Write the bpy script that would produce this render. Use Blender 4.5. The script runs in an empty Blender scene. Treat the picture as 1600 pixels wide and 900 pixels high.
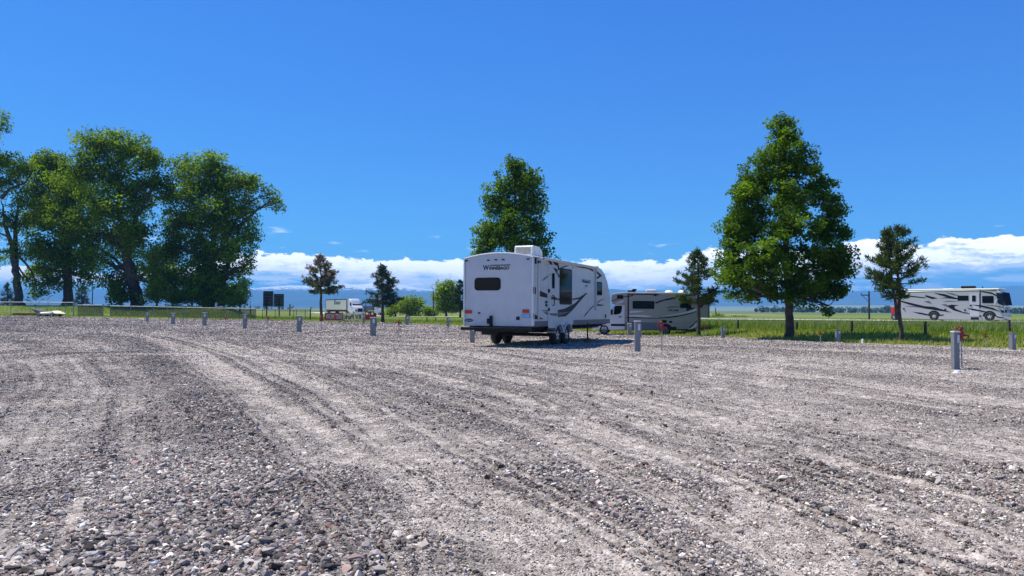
DENS, HAZE = 1.0, True
import bpy, bmesh, math, random
import numpy as np
from mathutils import Vector, Matrix
from mathutils.geometry import tessellate_polygon
random.seed(7); RNG = np.random.default_rng(11)
C = bpy.context.scene.collection
SC = bpy.context.scene
# ------------------------------------------------------------------ camera, sky, sun, exposure
F, HC, PITCH, ROLL = 1180.0, 1.25, math.radians(1.65), math.radians(0.315)
cam = bpy.data.objects.new("camera", bpy.data.cameras.new("camera")); C.objects.link(cam)
cam.data.sensor_width = 36; cam.data.lens = F / 1600 * 36
cam.data.clip_start = 0.05; cam.data.clip_end = 40000
CAMM = Matrix.Translation((0, 0, HC)) @ Matrix.Rotation(math.radians(90) + PITCH, 4, 'X') @ Matrix.Rotation(ROLL, 4, 'Z')
cam.matrix_world = CAMM
SC.camera = cam
SUN_EL, SUN_DIR = math.radians(61), Vector((-0.90, 0.437, 0)).normalized()
sl = bpy.data.lights.new("sun", 'SUN'); sl.energy = 4.9; sl.angle = math.radians(0.5); sl.color = (1, 0.935, 0.84)
sun = bpy.data.objects.new("sun", sl); C.objects.link(sun)
SD = Vector((SUN_DIR.x * math.cos(SUN_EL), SUN_DIR.y * math.cos(SUN_EL), math.sin(SUN_EL)))
sun.rotation_euler = SD.to_track_quat('Z', 'Y').to_euler()
SC.view_settings.view_transform = 'Standard'; SC.view_settings.look = 'None'
SC.view_settings.exposure = 0.6; SC.view_settings.gamma = 1; SC.view_settings.use_curve_mapping = False
SC.cycles.use_denoising = True
SC.cycles.max_bounces = 5; SC.cycles.diffuse_bounces = 3; SC.cycles.glossy_bounces = 2
SC.cycles.transmission_bounces = 3; SC.cycles.volume_bounces = 0; SC.cycles.transparent_max_bounces = 12
SC.cycles.sample_clamp_indirect = 4

class NT:
    """tiny node-tree writer"""
    def __init__(s, nt): s.nt = nt; s.n = nt.nodes; s.l = nt.links
    def new(s, t, **kw):
        n = s.n.new(t)
        for k, v in kw.items(): setattr(n, k, v)
        return n
    def put(s, sock, v):
        if isinstance(v, bpy.types.NodeSocket): s.l.new(v, sock)
        elif v is not None: sock.default_value = v
    def m(s, op, a, b=None, c=None, clamp=False):
        n = s.new('ShaderNodeMath', operation=op, use_clamp=clamp)
        s.put(n.inputs[0], a); s.put(n.inputs[1], b)
        if c is not None: s.put(n.inputs[2], c)
        return n.outputs[0]
    def ss(s, x, lo, hi):
        n = s.new('ShaderNodeMapRange', interpolation_type='SMOOTHSTEP')
        s.put(n.inputs['Value'], x); s.put(n.inputs['From Min'], lo); s.put(n.inputs['From Max'], hi)
        return n.outputs[0]
    def noise(s, vec, scale, detail=3, rough=0.5, dim='3D'):
        n = s.new('ShaderNodeTexNoise'); n.noise_dimensions = dim
        s.put(n.inputs['Vector'], vec); s.put(n.inputs['Scale'], scale)
        n.inputs['Detail'].default_value = detail; n.inputs['Roughness'].default_value = rough
        return n.outputs[0]
    def mix(s, f, a, b, mode='MIX'):
        n = s.new('ShaderNodeMix', data_type='RGBA', blend_type=mode)
        s.put(n.inputs[0], f); s.put(n.inputs[6], a if not isinstance(a, tuple) else (*a[:3], 1)); s.put(n.inputs[7], b if not isinstance(b, tuple) else (*b[:3], 1))
        return n.outputs[2]
    def ramp(s, fac, stops, interp='LINEAR'):
        n = s.new('ShaderNodeValToRGB'); n.color_ramp.interpolation = interp
        e = n.color_ramp.elements
        while len(e) > 1: e.remove(e[-1])
        e[0].position = stops[0][0]; e[0].color = (*_c3(stops[0][1]), 1)
        for p, c in stops[1:]:
            q = e.new(p); q.color = (*_c3(c), 1)
        s.put(n.inputs[0], fac)
        return n.outputs[0]
    def xyz(s, v):
        n = s.new('ShaderNodeSeparateXYZ'); s.put(n.inputs[0], v); return n.outputs
    def comb(s, x, y, z):
        n = s.new('ShaderNodeCombineXYZ')
        for i, v in enumerate((x, y, z)): s.put(n.inputs[i], v)
        return n.outputs[0]
def _c3(c): return (c, c, c) if isinstance(c, (int, float)) else c

world = bpy.data.worlds.new("World"); SC.world = world; world.use_nodes = True
W = NT(world.node_tree); W.n.clear()
sky = W.new('ShaderNodeTexSky', sky_type='NISHITA', sun_disc=False)
sky.sun_elevation = SUN_EL; sky.sun_rotation = math.atan2(SUN_DIR.x, SUN_DIR.y)
sky.altitude = 1300; sky.air_density = 1.0; sky.dust_density = 0.25; sky.ozone_density = 2.2
hsv = W.new('ShaderNodeHueSaturation'); W.put(hsv.inputs['Color'], sky.outputs[0])
hsv.inputs['Saturation'].default_value = 1.38; hsv.inputs['Value'].default_value = 1.0; hsv.inputs['Hue'].default_value = 0.505
SKY_STR = 0.125
r_, g_, b_ = [W.m('MULTIPLY', c, SKY_STR) for c in W.xyz(hsv.outputs[0])]
scol = W.comb(W.m('MULTIPLY', W.m('POWER', r_, .40), .122 / SKY_STR), W.m('MULTIPLY', W.m('POWER', g_, .63), .435 / SKY_STR), W.m('MULTIPLY', W.m('POWER', b_, .47), .70 / SKY_STR))
bg = W.new('ShaderNodeBackground'); W.put(bg.inputs[0], scol); bg.inputs[1].default_value = SKY_STR
tc = W.new('ShaderNodeTexCoord')
vx, vy, vz = W.xyz(tc.outputs['Generated'])
az = W.m('ARCTAN2', vx, vy)
hor = W.m('SQRT', W.m('ADD', W.m('MULTIPLY', vx, vx), W.m('MULTIPLY', vy, vy)))
el = W.m('MULTIPLY', W.m('DIVIDE', vz, hor), 1180.0)          # elevation in photo-pixel units (1/1180 rad)
azf = W.m('MULTIPLY_ADD', az, 0.5, 0.5)                        # -1..1 rad -> 0..1
def prof(tab, scale):
    st = []
    for x, y in tab:
        a = math.atan((x - 800) / F); h = (484 + 0.0055 * (x - 800) - y) * 1.0
        st.append((a * 0.5 + 0.5, max(0, h) / scale))
    return W.m('MULTIPLY', W.xyz(W.ramp(azf, st))[0], scale)
top = prof([(-300,402),(0,420),(150,428),(300,414),(390,396),(470,392),(520,400),(600,403),(650,400),(720,405),(860,408),(930,402),(1000,404),(1040,403),(1080,392),(1115,386),(1230,398),(1335,382),(1375,386),(1420,392),(1460,387),(1490,380),(1530,388),(1570,383),(1640,388),(2000,380)], 120)
bot = prof([(-300,456),(150,446),(400,434),(470,438),(560,446),(700,455),(860,456),(950,452),(1100,446),(1240,440),(1340,436),(1500,434),(1640,433),(2000,436)], 120)
cv = W.comb(W.m('MULTIPLY', az, 1180.0), W.m('MULTIPLY', el, 2.2), 3.0)
n1 = W.noise(cv, 0.016, 6, 0.62); n2 = W.noise(cv, 0.05, 5, 0.6)
cv2 = W.comb(W.m('MULTIPLY', az, 1180.0), W.m('MULTIPLY', el, 6.0), 9.0)
n3 = W.noise(cv2, 0.012, 6, 0.6)
bump = W.m('ADD', -4.0, W.m('ADD', W.m('MULTIPLY', W.m('SUBTRACT', n1, 0.5), 36), W.m('MULTIPLY', W.m('SUBTRACT', n2, 0.5), 22)))
dtop = W.m('SUBTRACT', W.m('ADD', top, bump), el)
mt = W.ss(dtop, -0.5, 2.5)
mb = W.ss(W.m('SUBTRACT', el, W.m('ADD', bot, W.m('MULTIPLY', W.m('SUBTRACT', n3, 0.5), 40))), -5, 6)
thin = W.m('SUBTRACT', 1.0, W.m('MULTIPLY', W.ss(n3, 0.52, 0.68), W.m('MULTIPLY', W.ss(dtop, 10, 30), 0.6)))
main = W.m('MULTIPLY', W.m('MULTIPLY', mt, mb), thin)
low = W.m('MULTIPLY', W.m('MULTIPLY', W.ss(n3, 0.5, 0.6), W.ss(el, 26, 32)), W.m('SUBTRACT', 1.0, W.ss(el, 44, 54)))
wisp = W.m('MULTIPLY', W.m('MULTIPLY', W.ss(n3, 0.6, 0.72), 0.35), W.m('MULTIPLY', W.ss(el, 70, 85), W.m('SUBTRACT', 1.0, W.ss(el, 110, 135))))
cm = W.m('MAXIMUM', main, W.m('MAXIMUM', W.m('MULTIPLY', low, 0.85), wisp))
n4 = W.noise(W.comb(W.m('MULTIPLY', az, 1180.0), W.m('MULTIPLY', el, 3.2), 21.0), 0.045, 7, 0.68)
grey = W.m('MULTIPLY', W.ss(W.m('ADD', W.m('ADD', dtop, W.m('MULTIPLY', W.m('SUBTRACT', n4, 0.5), 95)), W.m('MULTIPLY', W.m('SUBTRACT', n3, 0.5), 110)), 8, 40), 0.95, clamp=True)
rt = W.ss(az, 0.30, 0.50)
gmul = W.m('MULTIPLY', grey, W.m('MULTIPLY_ADD', rt, 0.42, 0.5))
ccol = W.mix(gmul, (1.0, 0.99, 0.98), (0.36, 0.46, 0.66))
bg2 = W.new('ShaderNodeBackground'); W.put(bg2.inputs[0], ccol); bg2.inputs[1].default_value = 1.32
ms = W.new('ShaderNodeMixShader'); W.put(ms.inputs[0], W.m('MULTIPLY', cm, 0.95)); W.put(ms.inputs[1], bg.outputs[0]); W.put(ms.inputs[2], bg2.outputs[0])
wo = W.new('ShaderNodeOutputWorld'); W.put(wo.inputs[0], ms.outputs[0])

# ------------------------------------------------------------------ geometry of the photograph -> the place
RM = CAMM.to_3x3()
def ray(px, py): return (RM @ Vector(((px - 800) / F, -(py - 450) / F, -1))).normalized()
EYE = Vector((0, 0, HC))
def sm(x, a, b):
    t = np.clip((np.asarray(x, float) - a) / (b - a), 0, 1); return t * t * (3 - 2 * t)
ROADP = [(110, 52, .37), (60, 66, .37), (46, 72.5, .37), (15, 82, .35), (-3, 92, .32), (-13, 105, .2), (-22, 130, -.05), (-38, 183, -.35), (-62, 260, -.3), (-160, 520, 0.0), (-300, 900, 0.0)]
def road_dist(x, y):
    x = np.asarray(x, float); y = np.asarray(y, float)
    best = np.full(np.broadcast(x, y).shape, 1e9); zz = np.zeros_like(best)
    for (ax, ay, azz), (bx, by, bz) in zip(ROADP, ROADP[1:]):
        L2 = (bx - ax) ** 2 + (by - ay) ** 2
        t = np.clip(((x - ax) * (bx - ax) + (y - ay) * (by - ay)) / L2, 0, 1)
        d = np.hypot(x - ax - t * (bx - ax), y - ay - t * (by - ay))
        q = d < best; best = np.where(q, d, best); zz = np.where(q, azz + t * (bz - azz), zz)
    return best, zz
def gz(x, y):
    x = np.asarray(x, float); y = np.asarray(y, float)
    z = -.2 * sm(y, 33, 45) * (1 - sm(y, 54, 66)) * sm(x, -12, 2) * (1 - sm(x, 9, 12))
    z = z + .26 * sm(x, 9.5, 12.5) * sm(y - (46.8 - 1.11 * x), 0, 7) * (1 - sm(y, 58, 70))
    z = z + .2 * sm(-x, 30, 48) * sm(y, 66, 86)
    z = z + 1.3 * sm(y, 89, 104) * (1 - sm(y, 130, 220)) * sm(-x / np.maximum(y, 1), .335, .385)
    d, rz = road_dist(x, y)
    w = 1 - sm(d, 6, 13)
    return z * (1 - w) + rz * w
def hit(px, py):
    d = ray(px, py); t = 3.0
    while t < 3000:
        p = EYE + d * t
        if p.z <= float(gz(p.x, p.y)): break
        t += 0.05 if t < 150 else 1
    return Vector((p.x, p.y, float(gz(p.x, p.y))))
def at(px, py, Y):
    d = ray(px, py); return EYE + d * (Y / d.y)
def mpp(Y): return Y / F       # metres per photo pixel at depth Y

# value noise in numpy
_T = np.random.default_rng(5).random((256, 256))
def vnoise(x, y):
    xi = np.floor(x).astype(int); yi = np.floor(y).astype(int); fx = x - xi; fy = y - yi
    fx = fx * fx * (3 - 2 * fx); fy = fy * fy * (3 - 2 * fy)
    a = _T[xi & 255, yi & 255]; b = _T[(xi + 1) & 255, yi & 255]; c = _T[xi & 255, (yi + 1) & 255]; d = _T[(xi + 1) & 255, (yi + 1) & 255]
    return (a * (1 - fx) + b * fx) * (1 - fy) + (c * (1 - fx) + d * fx) * fy
def fbm(x, y, o=4):
    s = 0; a = .5
    for i in range(o): s = s + a * vnoise(x * 2 ** i + 17 * i, y * 2 ** i + 31 * i); a *= .5
    return s / (1 - .5 ** o)

# ------------------------------------------------------------------ object helpers
def tag(o, label=None, cat=None, group=None, kind=None):
    if label: o['label'] = label
    if cat: o['category'] = cat
    if group: o['group'] = group
    if kind: o['kind'] = kind
    return o
def thing(name, label, cat, loc=(0, 0, 0), rz=0, group=None):
    o = bpy.data.objects.new(name, None); C.objects.link(o); o.empty_display_size = .2
    o.location = loc; o.rotation_euler = (0, 0, rz)
    return tag(o, label, cat, group)
def arr_mesh(name, V, faces, mat, parent=None, tone=None, smooth=False):
    """V (n,3); faces (m,k) array of equal-sided faces"""
    me = bpy.data.meshes.new(name); V = np.asarray(V, np.float32); Fc = np.asarray(faces, np.int32); m, k = Fc.shape
    me.vertices.add(len(V)); me.vertices.foreach_set('co', V.ravel())
    me.loops.add(m * k); me.loops.foreach_set('vertex_index', Fc.ravel())
    me.polygons.add(m); me.polygons.foreach_set('loop_start', np.arange(0, m * k, k, dtype=np.int32))
    me.polygons.foreach_set('loop_total', np.full(m, k, np.int32))
    me.polygons.foreach_set('use_smooth', np.full(m, smooth))
    if tone is not None:
        for an, av in (tone.items() if isinstance(tone, dict) else [('tone', tone)]):
            at_ = me.attributes.new(an, 'FLOAT', 'POINT'); at_.data.foreach_set('value', np.asarray(av, np.float32))
    me.update(); me.validate()
    if mat: me.materials.append(mat)
    o = bpy.data.objects.new(name, me); C.objects.link(o); o.parent = parent
    return o
class MB:
    """collects shapes and links them as ONE mesh object"""
    def __init__(s): s.v = []; s.f = []; s.sm = []
    def add(s, vs, fs, smooth=False):
        b = len(s.v); s.v += [tuple(v) for v in vs]; s.f += [tuple(i + b for i in f) for f in fs]; s.sm += [smooth] * len(fs); return s
    def box(s, c, d, rz=0, ry=0, bev=0):
        bm = bmesh.new(); bmesh.ops.create_cube(bm, size=1)
        bmesh.ops.scale(bm, vec=d, verts=bm.verts)
        if bev: bmesh.ops.bevel(bm, geom=bm.edges[:], offset=bev, segments=2, affect='EDGES', profile=.5)
        M = Matrix.Translation(c) @ Matrix.Rotation(rz, 4, 'Z') @ Matrix.Rotation(ry, 4, 'Y')
        bm.verts.ensure_lookup_table()
        s.add([M @ v.co for v in bm.verts], [[v.index for v in f.verts] for f in bm.faces]); bm.free(); return s
    def tube(s, pts, rad, n=8, cap=True, smooth=True):
        pts = [Vector(p) for p in pts]
        if not isinstance(rad, (list, tuple)): rad = [rad] * len(pts)
        vs = []; fs = []; N = len(pts)
        up = None
        for i, p in enumerate(pts):
            t = (pts[min(i + 1, N - 1)] - pts[max(i - 1, 0)]).normalized()
            if up is None: up = Vector((1, 0, 0)) if abs(t.x) < .8 else Vector((0, 1, 0))
            a = t.cross(up).normalized(); b = t.cross(a).normalized(); up = -b if False else up
            for k in range(n):
                th = 2 * math.pi * k / n; vs.append(p + (a * math.cos(th) + b * math.sin(th)) * rad[i])
        for i in range(N - 1):
            for k in range(n):
                fs.append((i * n + k, i * n + (k + 1) % n, (i + 1) * n + (k + 1) % n, (i + 1) * n + k))
        s.add(vs, fs, smooth)
        if cap: s.add(vs[:n], [tuple(range(n))]); s.add(vs[-n:], [tuple(range(n))[::-1]])
        return s
    def lathe(s, prof_, axis_c, axis='y', n=24, smooth=True):
        """prof_: (r, along) pairs; revolved round an axis through axis_c"""
        vs = []; fs = []; cx, cy, cz = axis_c; P = len(prof_)
        for k in range(n):
            th = 2 * math.pi * k / n; c, q = math.cos(th), math.sin(th)
            for r, a in prof_:
                if axis == 'y': vs.append((cx + r * c, cy + a, cz + r * q))
                elif axis == 'x': vs.append((cx + a, cy + r * c, cz + r * q))
                else: vs.append((cx + r * c, cy + r * q, cz + a))
        for k in range(n):
            for j in range(P - 1):
                fs.append((k * P + j, k * P + j + 1, ((k + 1) % n) * P + j + 1, ((k + 1) % n) * P + j))
        return s.add(vs, fs, smooth)
    def prism(s, poly, fn, thick):
        """poly: 2D outline; fn(u, v, d) -> 3D; extruded from d=0 to d=thick"""
        tri = tessellate_polygon([[Vector((u, v, 0)) for u, v in poly]]); n = len(poly)
        a = [fn(u, v, 0) for u, v in poly]; b = [fn(u, v, thick) for u, v in poly]
        s.add(a + b, [tuple(t) for t in tri] + [tuple(i + n for i in t)[::-1] for t in tri] + [(i, (i + 1) % n, (i + 1) % n + n, i + n) for i in range(n)])
        return s
    def build(s, name, mat, parent=None, loc=None):
        me = bpy.data.meshes.new(name); me.from_pydata(s.v, [], s.f)
        me.polygons.foreach_set('use_smooth', s.sm)
        bm = bmesh.new(); bm.from_mesh(me); bmesh.ops.recalc_face_normals(bm, faces=bm.faces); bm.to_mesh(me); bm.free()
        if any(s.sm): me.set_sharp_from_angle(angle=math.radians(38))
        me.materials.append(mat)
        o = bpy.data.objects.new(name, me); C.objects.link(o); o.parent = parent
        if loc: o.location = loc
        return o
def text_into(mb, txt, fn, size, ox=0, oy=0, thick=.004, weight=0, shear=0, mirror=False, sx=1, align='LEFT'):
    cu = bpy.data.curves.new('tmp', 'FONT'); cu.body = txt; cu.size = size; cu.offset = weight; cu.shear = shear; cu.align_x = align
    cu.resolution_u = 3
    ob = bpy.data.objects.new('tmp', cu); C.objects.link(ob)
    dg = bpy.context.evaluated_depsgraph_get(); me = ob.evaluated_get(dg).to_mesh()
    vs = [(v.co.x * sx * (-1 if mirror else 1) + ox, v.co.y + oy) for v in me.vertices]
    fs = [tuple(p.vertices) for p in me.polygons]
    mb.add([fn(u, v, thick) for u, v in vs], fs)
    ob.evaluated_get(dg).to_mesh_clear(); C.objects.unlink(ob); bpy.data.objects.remove(ob)

def ring(mb, r, w, fn, th):
    u0, v0, u1, v1 = min(r[0], r[2]), min(r[1], r[3]), max(r[0], r[2]), max(r[1], r[3])
    O = [(u0, v0), (u1, v0), (u1, v1), (u0, v1)]; I = [(u0 + w, v0 + w), (u1 - w, v0 + w), (u1 - w, v1 - w), (u0 + w, v1 - w)]
    mb.add([fn(*p, d) for d in (0, th) for q in (O, I) for p in q], [(a, (a + 1) % 4, (a + 1) % 4 + 4, a + 4) for a in range(4)] + [(8 + a, 8 + (a + 1) % 4, 12 + (a + 1) % 4, 12 + a) for a in range(4)]
        + [(a, (a + 1) % 4, 8 + (a + 1) % 4, 8 + a) for a in range(4)] + [(4 + a, 4 + (a + 1) % 4, 12 + (a + 1) % 4, 12 + a) for a in range(4)])
def text_fit(mb, txt, fn, u0, v0, u1, v1, thick=.004, weight=.01, shear=0, mirror=False):
    t = MB(); text_into(t, txt, lambda u, v, d: (u, v, 0), 1.0, thick=0, weight=weight, shear=shear, mirror=mirror)
    us = [p[0] for p in t.v]; vs = [p[1] for p in t.v]; a, b, c, d = min(us), max(us), min(vs), max(vs)
    mb.add([fn(u0 + (p[0] - a) / (b - a) * (u1 - u0), v0 + (p[1] - c) / (d - c) * (v1 - v0), thick) for p in t.v], t.f)
# ------------------------------------------------------------------ materials
def mat(name, col, rough=.5, metal=0, spec=.5, coat=0, noise=0, nscale=5, bump=0, bscale=40, emit=None):
    m = bpy.data.materials.new(name); m.use_nodes = True; T = NT(m.node_tree)
    b = T.n['Principled BSDF']; b.inputs['Roughness'].default_value = rough; b.inputs['Metallic'].default_value = metal
    b.inputs['Specular IOR Level'].default_value = spec; b.inputs['Coat Weight'].default_value = coat
    b.inputs['Base Color'].default_value = (*col, 1)
    if noise or bump:
        o = T.new('ShaderNodeTexCoord').outputs['Object']
        if noise:
            f = T.noise(o, nscale, 5, .6)
            T.put(b.inputs['Base Color'], T.mix(T.ss(f, .3, .7), tuple(c * (1 - noise) for c in col), tuple(min(1, c * (1 + noise)) for c in col)))
        if bump:
            bn = T.new('ShaderNodeBump'); bn.inputs['Strength'].default_value = bump; bn.inputs['Distance'].default_value = .02
            T.put(bn.inputs['Height'], T.noise(o, bscale, 4, .6)); T.put(b.inputs['Normal'], bn.outputs[0])
    return m
M = dict(
    white=mat('fibreglass_white', (.48, .495, .52), .32, noise=.04, nscale=2.2, coat=.2),
    roof=mat('roof_membrane', (.72, .71, .68), .7, noise=.12),
    trim=mat('aluminium_trim', (.62, .63, .65), .35, .6),
    black=mat('black_plastic', (.008, .008, .010), .5, noise=.3, spec=.2),
    under=mat('chassis', (.018, .017, .017), .75, noise=.4),
    rubber=mat('tyre_rubber', (.018, .018, .018), .85, noise=.2),
    screen=mat('tinted_screen', (.012, .02, .04), .3, spec=.0),
    rim=mat('alloy_rim', (.62, .63, .65), .3, .8),
    glass=mat('dark_glass', (.003, .0035, .006), .06, spec=.10),
    maroon=mat('maroon_graphic', (.028, .010, .014), .45, spec=.15),
    navy=mat('charcoal_graphic', (.012, .015, .028), .45, spec=.15),
    greyg=mat('grey_graphic', (.11, .12, .15), .45, spec=.2),
    red=mat('red_lens', (.42, .012, .01), .25),
    ltgrey=mat('light_panel', (.5, .51, .52), .5),
    blue=mat('plate_blue', (.12, .33, .62), .4),
    wood=mat('weathered_wood', (.12, .075, .045), .85, noise=.3),
    ped=mat('pedestal_grey', (.17, .185, .20), .5, .1, noise=.10, nscale=9),
    pedl=mat('pedestal_label', (.55, .56, .58), .5),
    galv=mat('galvanised', (.27, .28, .29), .5, .3, noise=.15),
    hyd=mat('hydrant_red', (.23, .014, .010), .5, noise=.25, nscale=30),
    dkgreen=mat('fence_green', (.02, .04, .035), .6),
    pole=mat('creosote_pole', (.055, .042, .034), .9, noise=.3),
    bark=mat('bark', (.075, .06, .047), .95, noise=.45, nscale=3, bump=.7, bscale=9),
    barkp=mat('pine_bark', (.075, .052, .04), .95, noise=.4, nscale=6, bump=.6, bscale=18),
    beige=mat('beige_fibreglass', (.225, .205, .188), .35, noise=.03, coat=.2),
    silver=mat('silver_graphic', (.40, .42, .46), .3, .3),
    cabw=mat('cab_paint', (.46, .48, .52), .25, coat=.5),
    cream=mat('banner_cream', (.72, .68, .5), .8),
    bred=mat('banner_red', (.40, .07, .07), .8),
    pvc=mat('pvc_white', (.8, .8, .8), .5),
    road=mat('road_asphalt', (.42, .40, .36), .85, noise=.12, nscale=.8),
    rust=mat('rusty_red', (.22, .04, .025), .8, noise=.3),
    paper=mat('cream_paint', (.76, .73, .54), .5),
)
# ------------------------------------------------------------------ ground, gravel lot, road, hills, mountains
def grid_faces(r, c):
    i = np.arange(r - 1)[:, None] * c + np.arange(c - 1)[None, :]
    return np.stack([i, i + 1, i + c + 1, i + c], -1).reshape(-1, 4)
EDGE_PX = [(0, 494), (115, 495.5), (230, 497.5), (320, 499), (480, 502), (600, 504.5), (720, 509.5), (900, 517), (1095, 526.5), (1230, 531.5), (1310, 535), (1400, 538), (1500, 541), (1600, 544.5)]
_e = [hit(*p) for p in EDGE_PX]
EX = np.array([-300] + [p.x for p in _e] + [45, 300]); EY = np.array([_e[0].y + 6] + [p.y for p in _e] + [4, -200])
def edge_y(x): return np.interp(x, EX, EY)
def to_world(pts): return [(hit(*p).x, hit(*p).y) for p in pts]
def seg_dist(x, y, pts):
    best = np.full(np.shape(x), 1e9)
    for (ax, ay), (bx, by) in zip(pts, pts[1:]):
        L2 = (bx - ax) ** 2 + (by - ay) ** 2 + 1e-9
        t = np.clip(((x - ax) * (bx - ax) + (y - ay) * (by - ay)) / L2, 0, 1)
        best = np.minimum(best, np.hypot(x - ax - t * (bx - ax), y - ay - t * (by - ay)))
    return best
STRIPS = [  # (pixels along the strip, half width m, strength: + coarse loose ridge, - fine packed wheel track)
    ([(100, 511), (220, 525), (300, 548), (385, 600), (480, 660), (600, 735), (760, 830), (880, 900)], .34, -1.0),
    ([(235, 560), (290, 600), (330, 680), (380, 780), (420, 900)], .62, .8),
    ([(240, 520), (400, 560), (520, 620), (620, 700), (770, 780), (900, 860), (980, 900)], .22, -.7),
    ([(330, 560), (440, 620), (560, 700), (690, 790)], .28, .5),
    ([(450, 555), (640, 620), (800, 685), (920, 760), (1060, 830), (1180, 900)], .36, .95),
    ([(420, 530), (620, 580), (800, 625), (1000, 700), (1130, 760), (1260, 840), (1330, 900)], .34, -.95),
    ([(560, 575), (760, 622), (920, 662), (1080, 710), (1250, 775), (1440, 850)], .22, .7),
    ([(500, 535), (760, 580), (1000, 630), (1250, 700), (1500, 790), (1640, 850)], .42, -.7),
    ([(780, 575), (1000, 640), (1200, 690), (1400, 735), (1640, 795)], .20, .8),
    ([(700, 550), (950, 590), (1200, 640), (1640, 735)], .5, -.6),
    ([(850, 578), (1100, 622), (1350, 672), (1640, 720)], .2, .55),
    ([(0, 690), (120, 668), (220, 640), (300, 600)], .35, -.5),
    ([(0, 800), (100, 760), (180, 720)], .45, .6),
    ([(-100, 905), (60, 850), (160, 780), (230, 700)], .3, -.6),
    ([(0, 590), (140, 580), (260, 560)], .4, -.5), ([(0, 620), (160, 606), (260, 590)], .4, .4),
    ([(1215, 606), (1192, 590), (1196, 574), (1222, 562), (1275, 555)], .28, -.8),
    ([(1110, 612), (1095, 590), (1110, 572), (1150, 558)], .25, -.6), ([(1040, 590), (1030, 578), (1060, 562), (1120, 550)], .25, -.5),
    ([(1260, 600), (1400, 590), (1600, 588)], .3, .4), ([(600, 520), (720, 532), (900, 560)], .8, -.4),
    ([(0, 520), (260, 519), (520, 530), (700, 545)], .9, .35),
]
STRIPS = [(to_world(p), w, s) for p, w, s in STRIPS]
FLOW = [STRIPS[i][0] for i in (1, 0, 2, 4, 5, 6, 7, 8, 9, 10)]
def coarse(x, y):
    wx = x + (fbm(x * .9 + 3, y * .9, 3) - .5) * .5; wy = y + (fbm(x * .9 + 50, y * .9 + 9, 3) - .5) * .5
    c = .42 + (fbm(x * .35 + 9, y * .35, 4) - .5) * .9
    sw = 0; si = 0
    for i, p in enumerate(FLOW):
        wt = 1 / (seg_dist(x, y, p) ** 2 + .02) ** 1.5; sw += wt; si += wt * i
    phi = si / sw                      # runs across the ruts, constant along them
    c = c + (vnoise(phi * 7 + 60, (x + y) * .10) - .5) * .70 + (vnoise(phi * 17 + 9, (x - y) * .2 + 70) - .5) * .42
    c = c - .16 * sm(phi, 2.5, 7)
    for p, w, s in STRIPS:
        w2 = w * .62 + .003 * y
        c = c + s * .48 * np.exp(-(seg_dist(wx, wy, p) / w2) ** 2)
    return np.clip(c + (fbm(x * 2.2, y * 2.2 + 40, 3) - .5) * .35, 0, 1)
def lot_z(x, y, c=None):
    if c is None: c = coarse(x, y)
    a = 1 / (1 + np.maximum(y - 12, 0) * .02)
    return gz(x, y) + .022 + .06 * (c - .5) + (fbm(x * 1.3, y * 1.3 + 7, 4) - .5) * .05 * a

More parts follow.
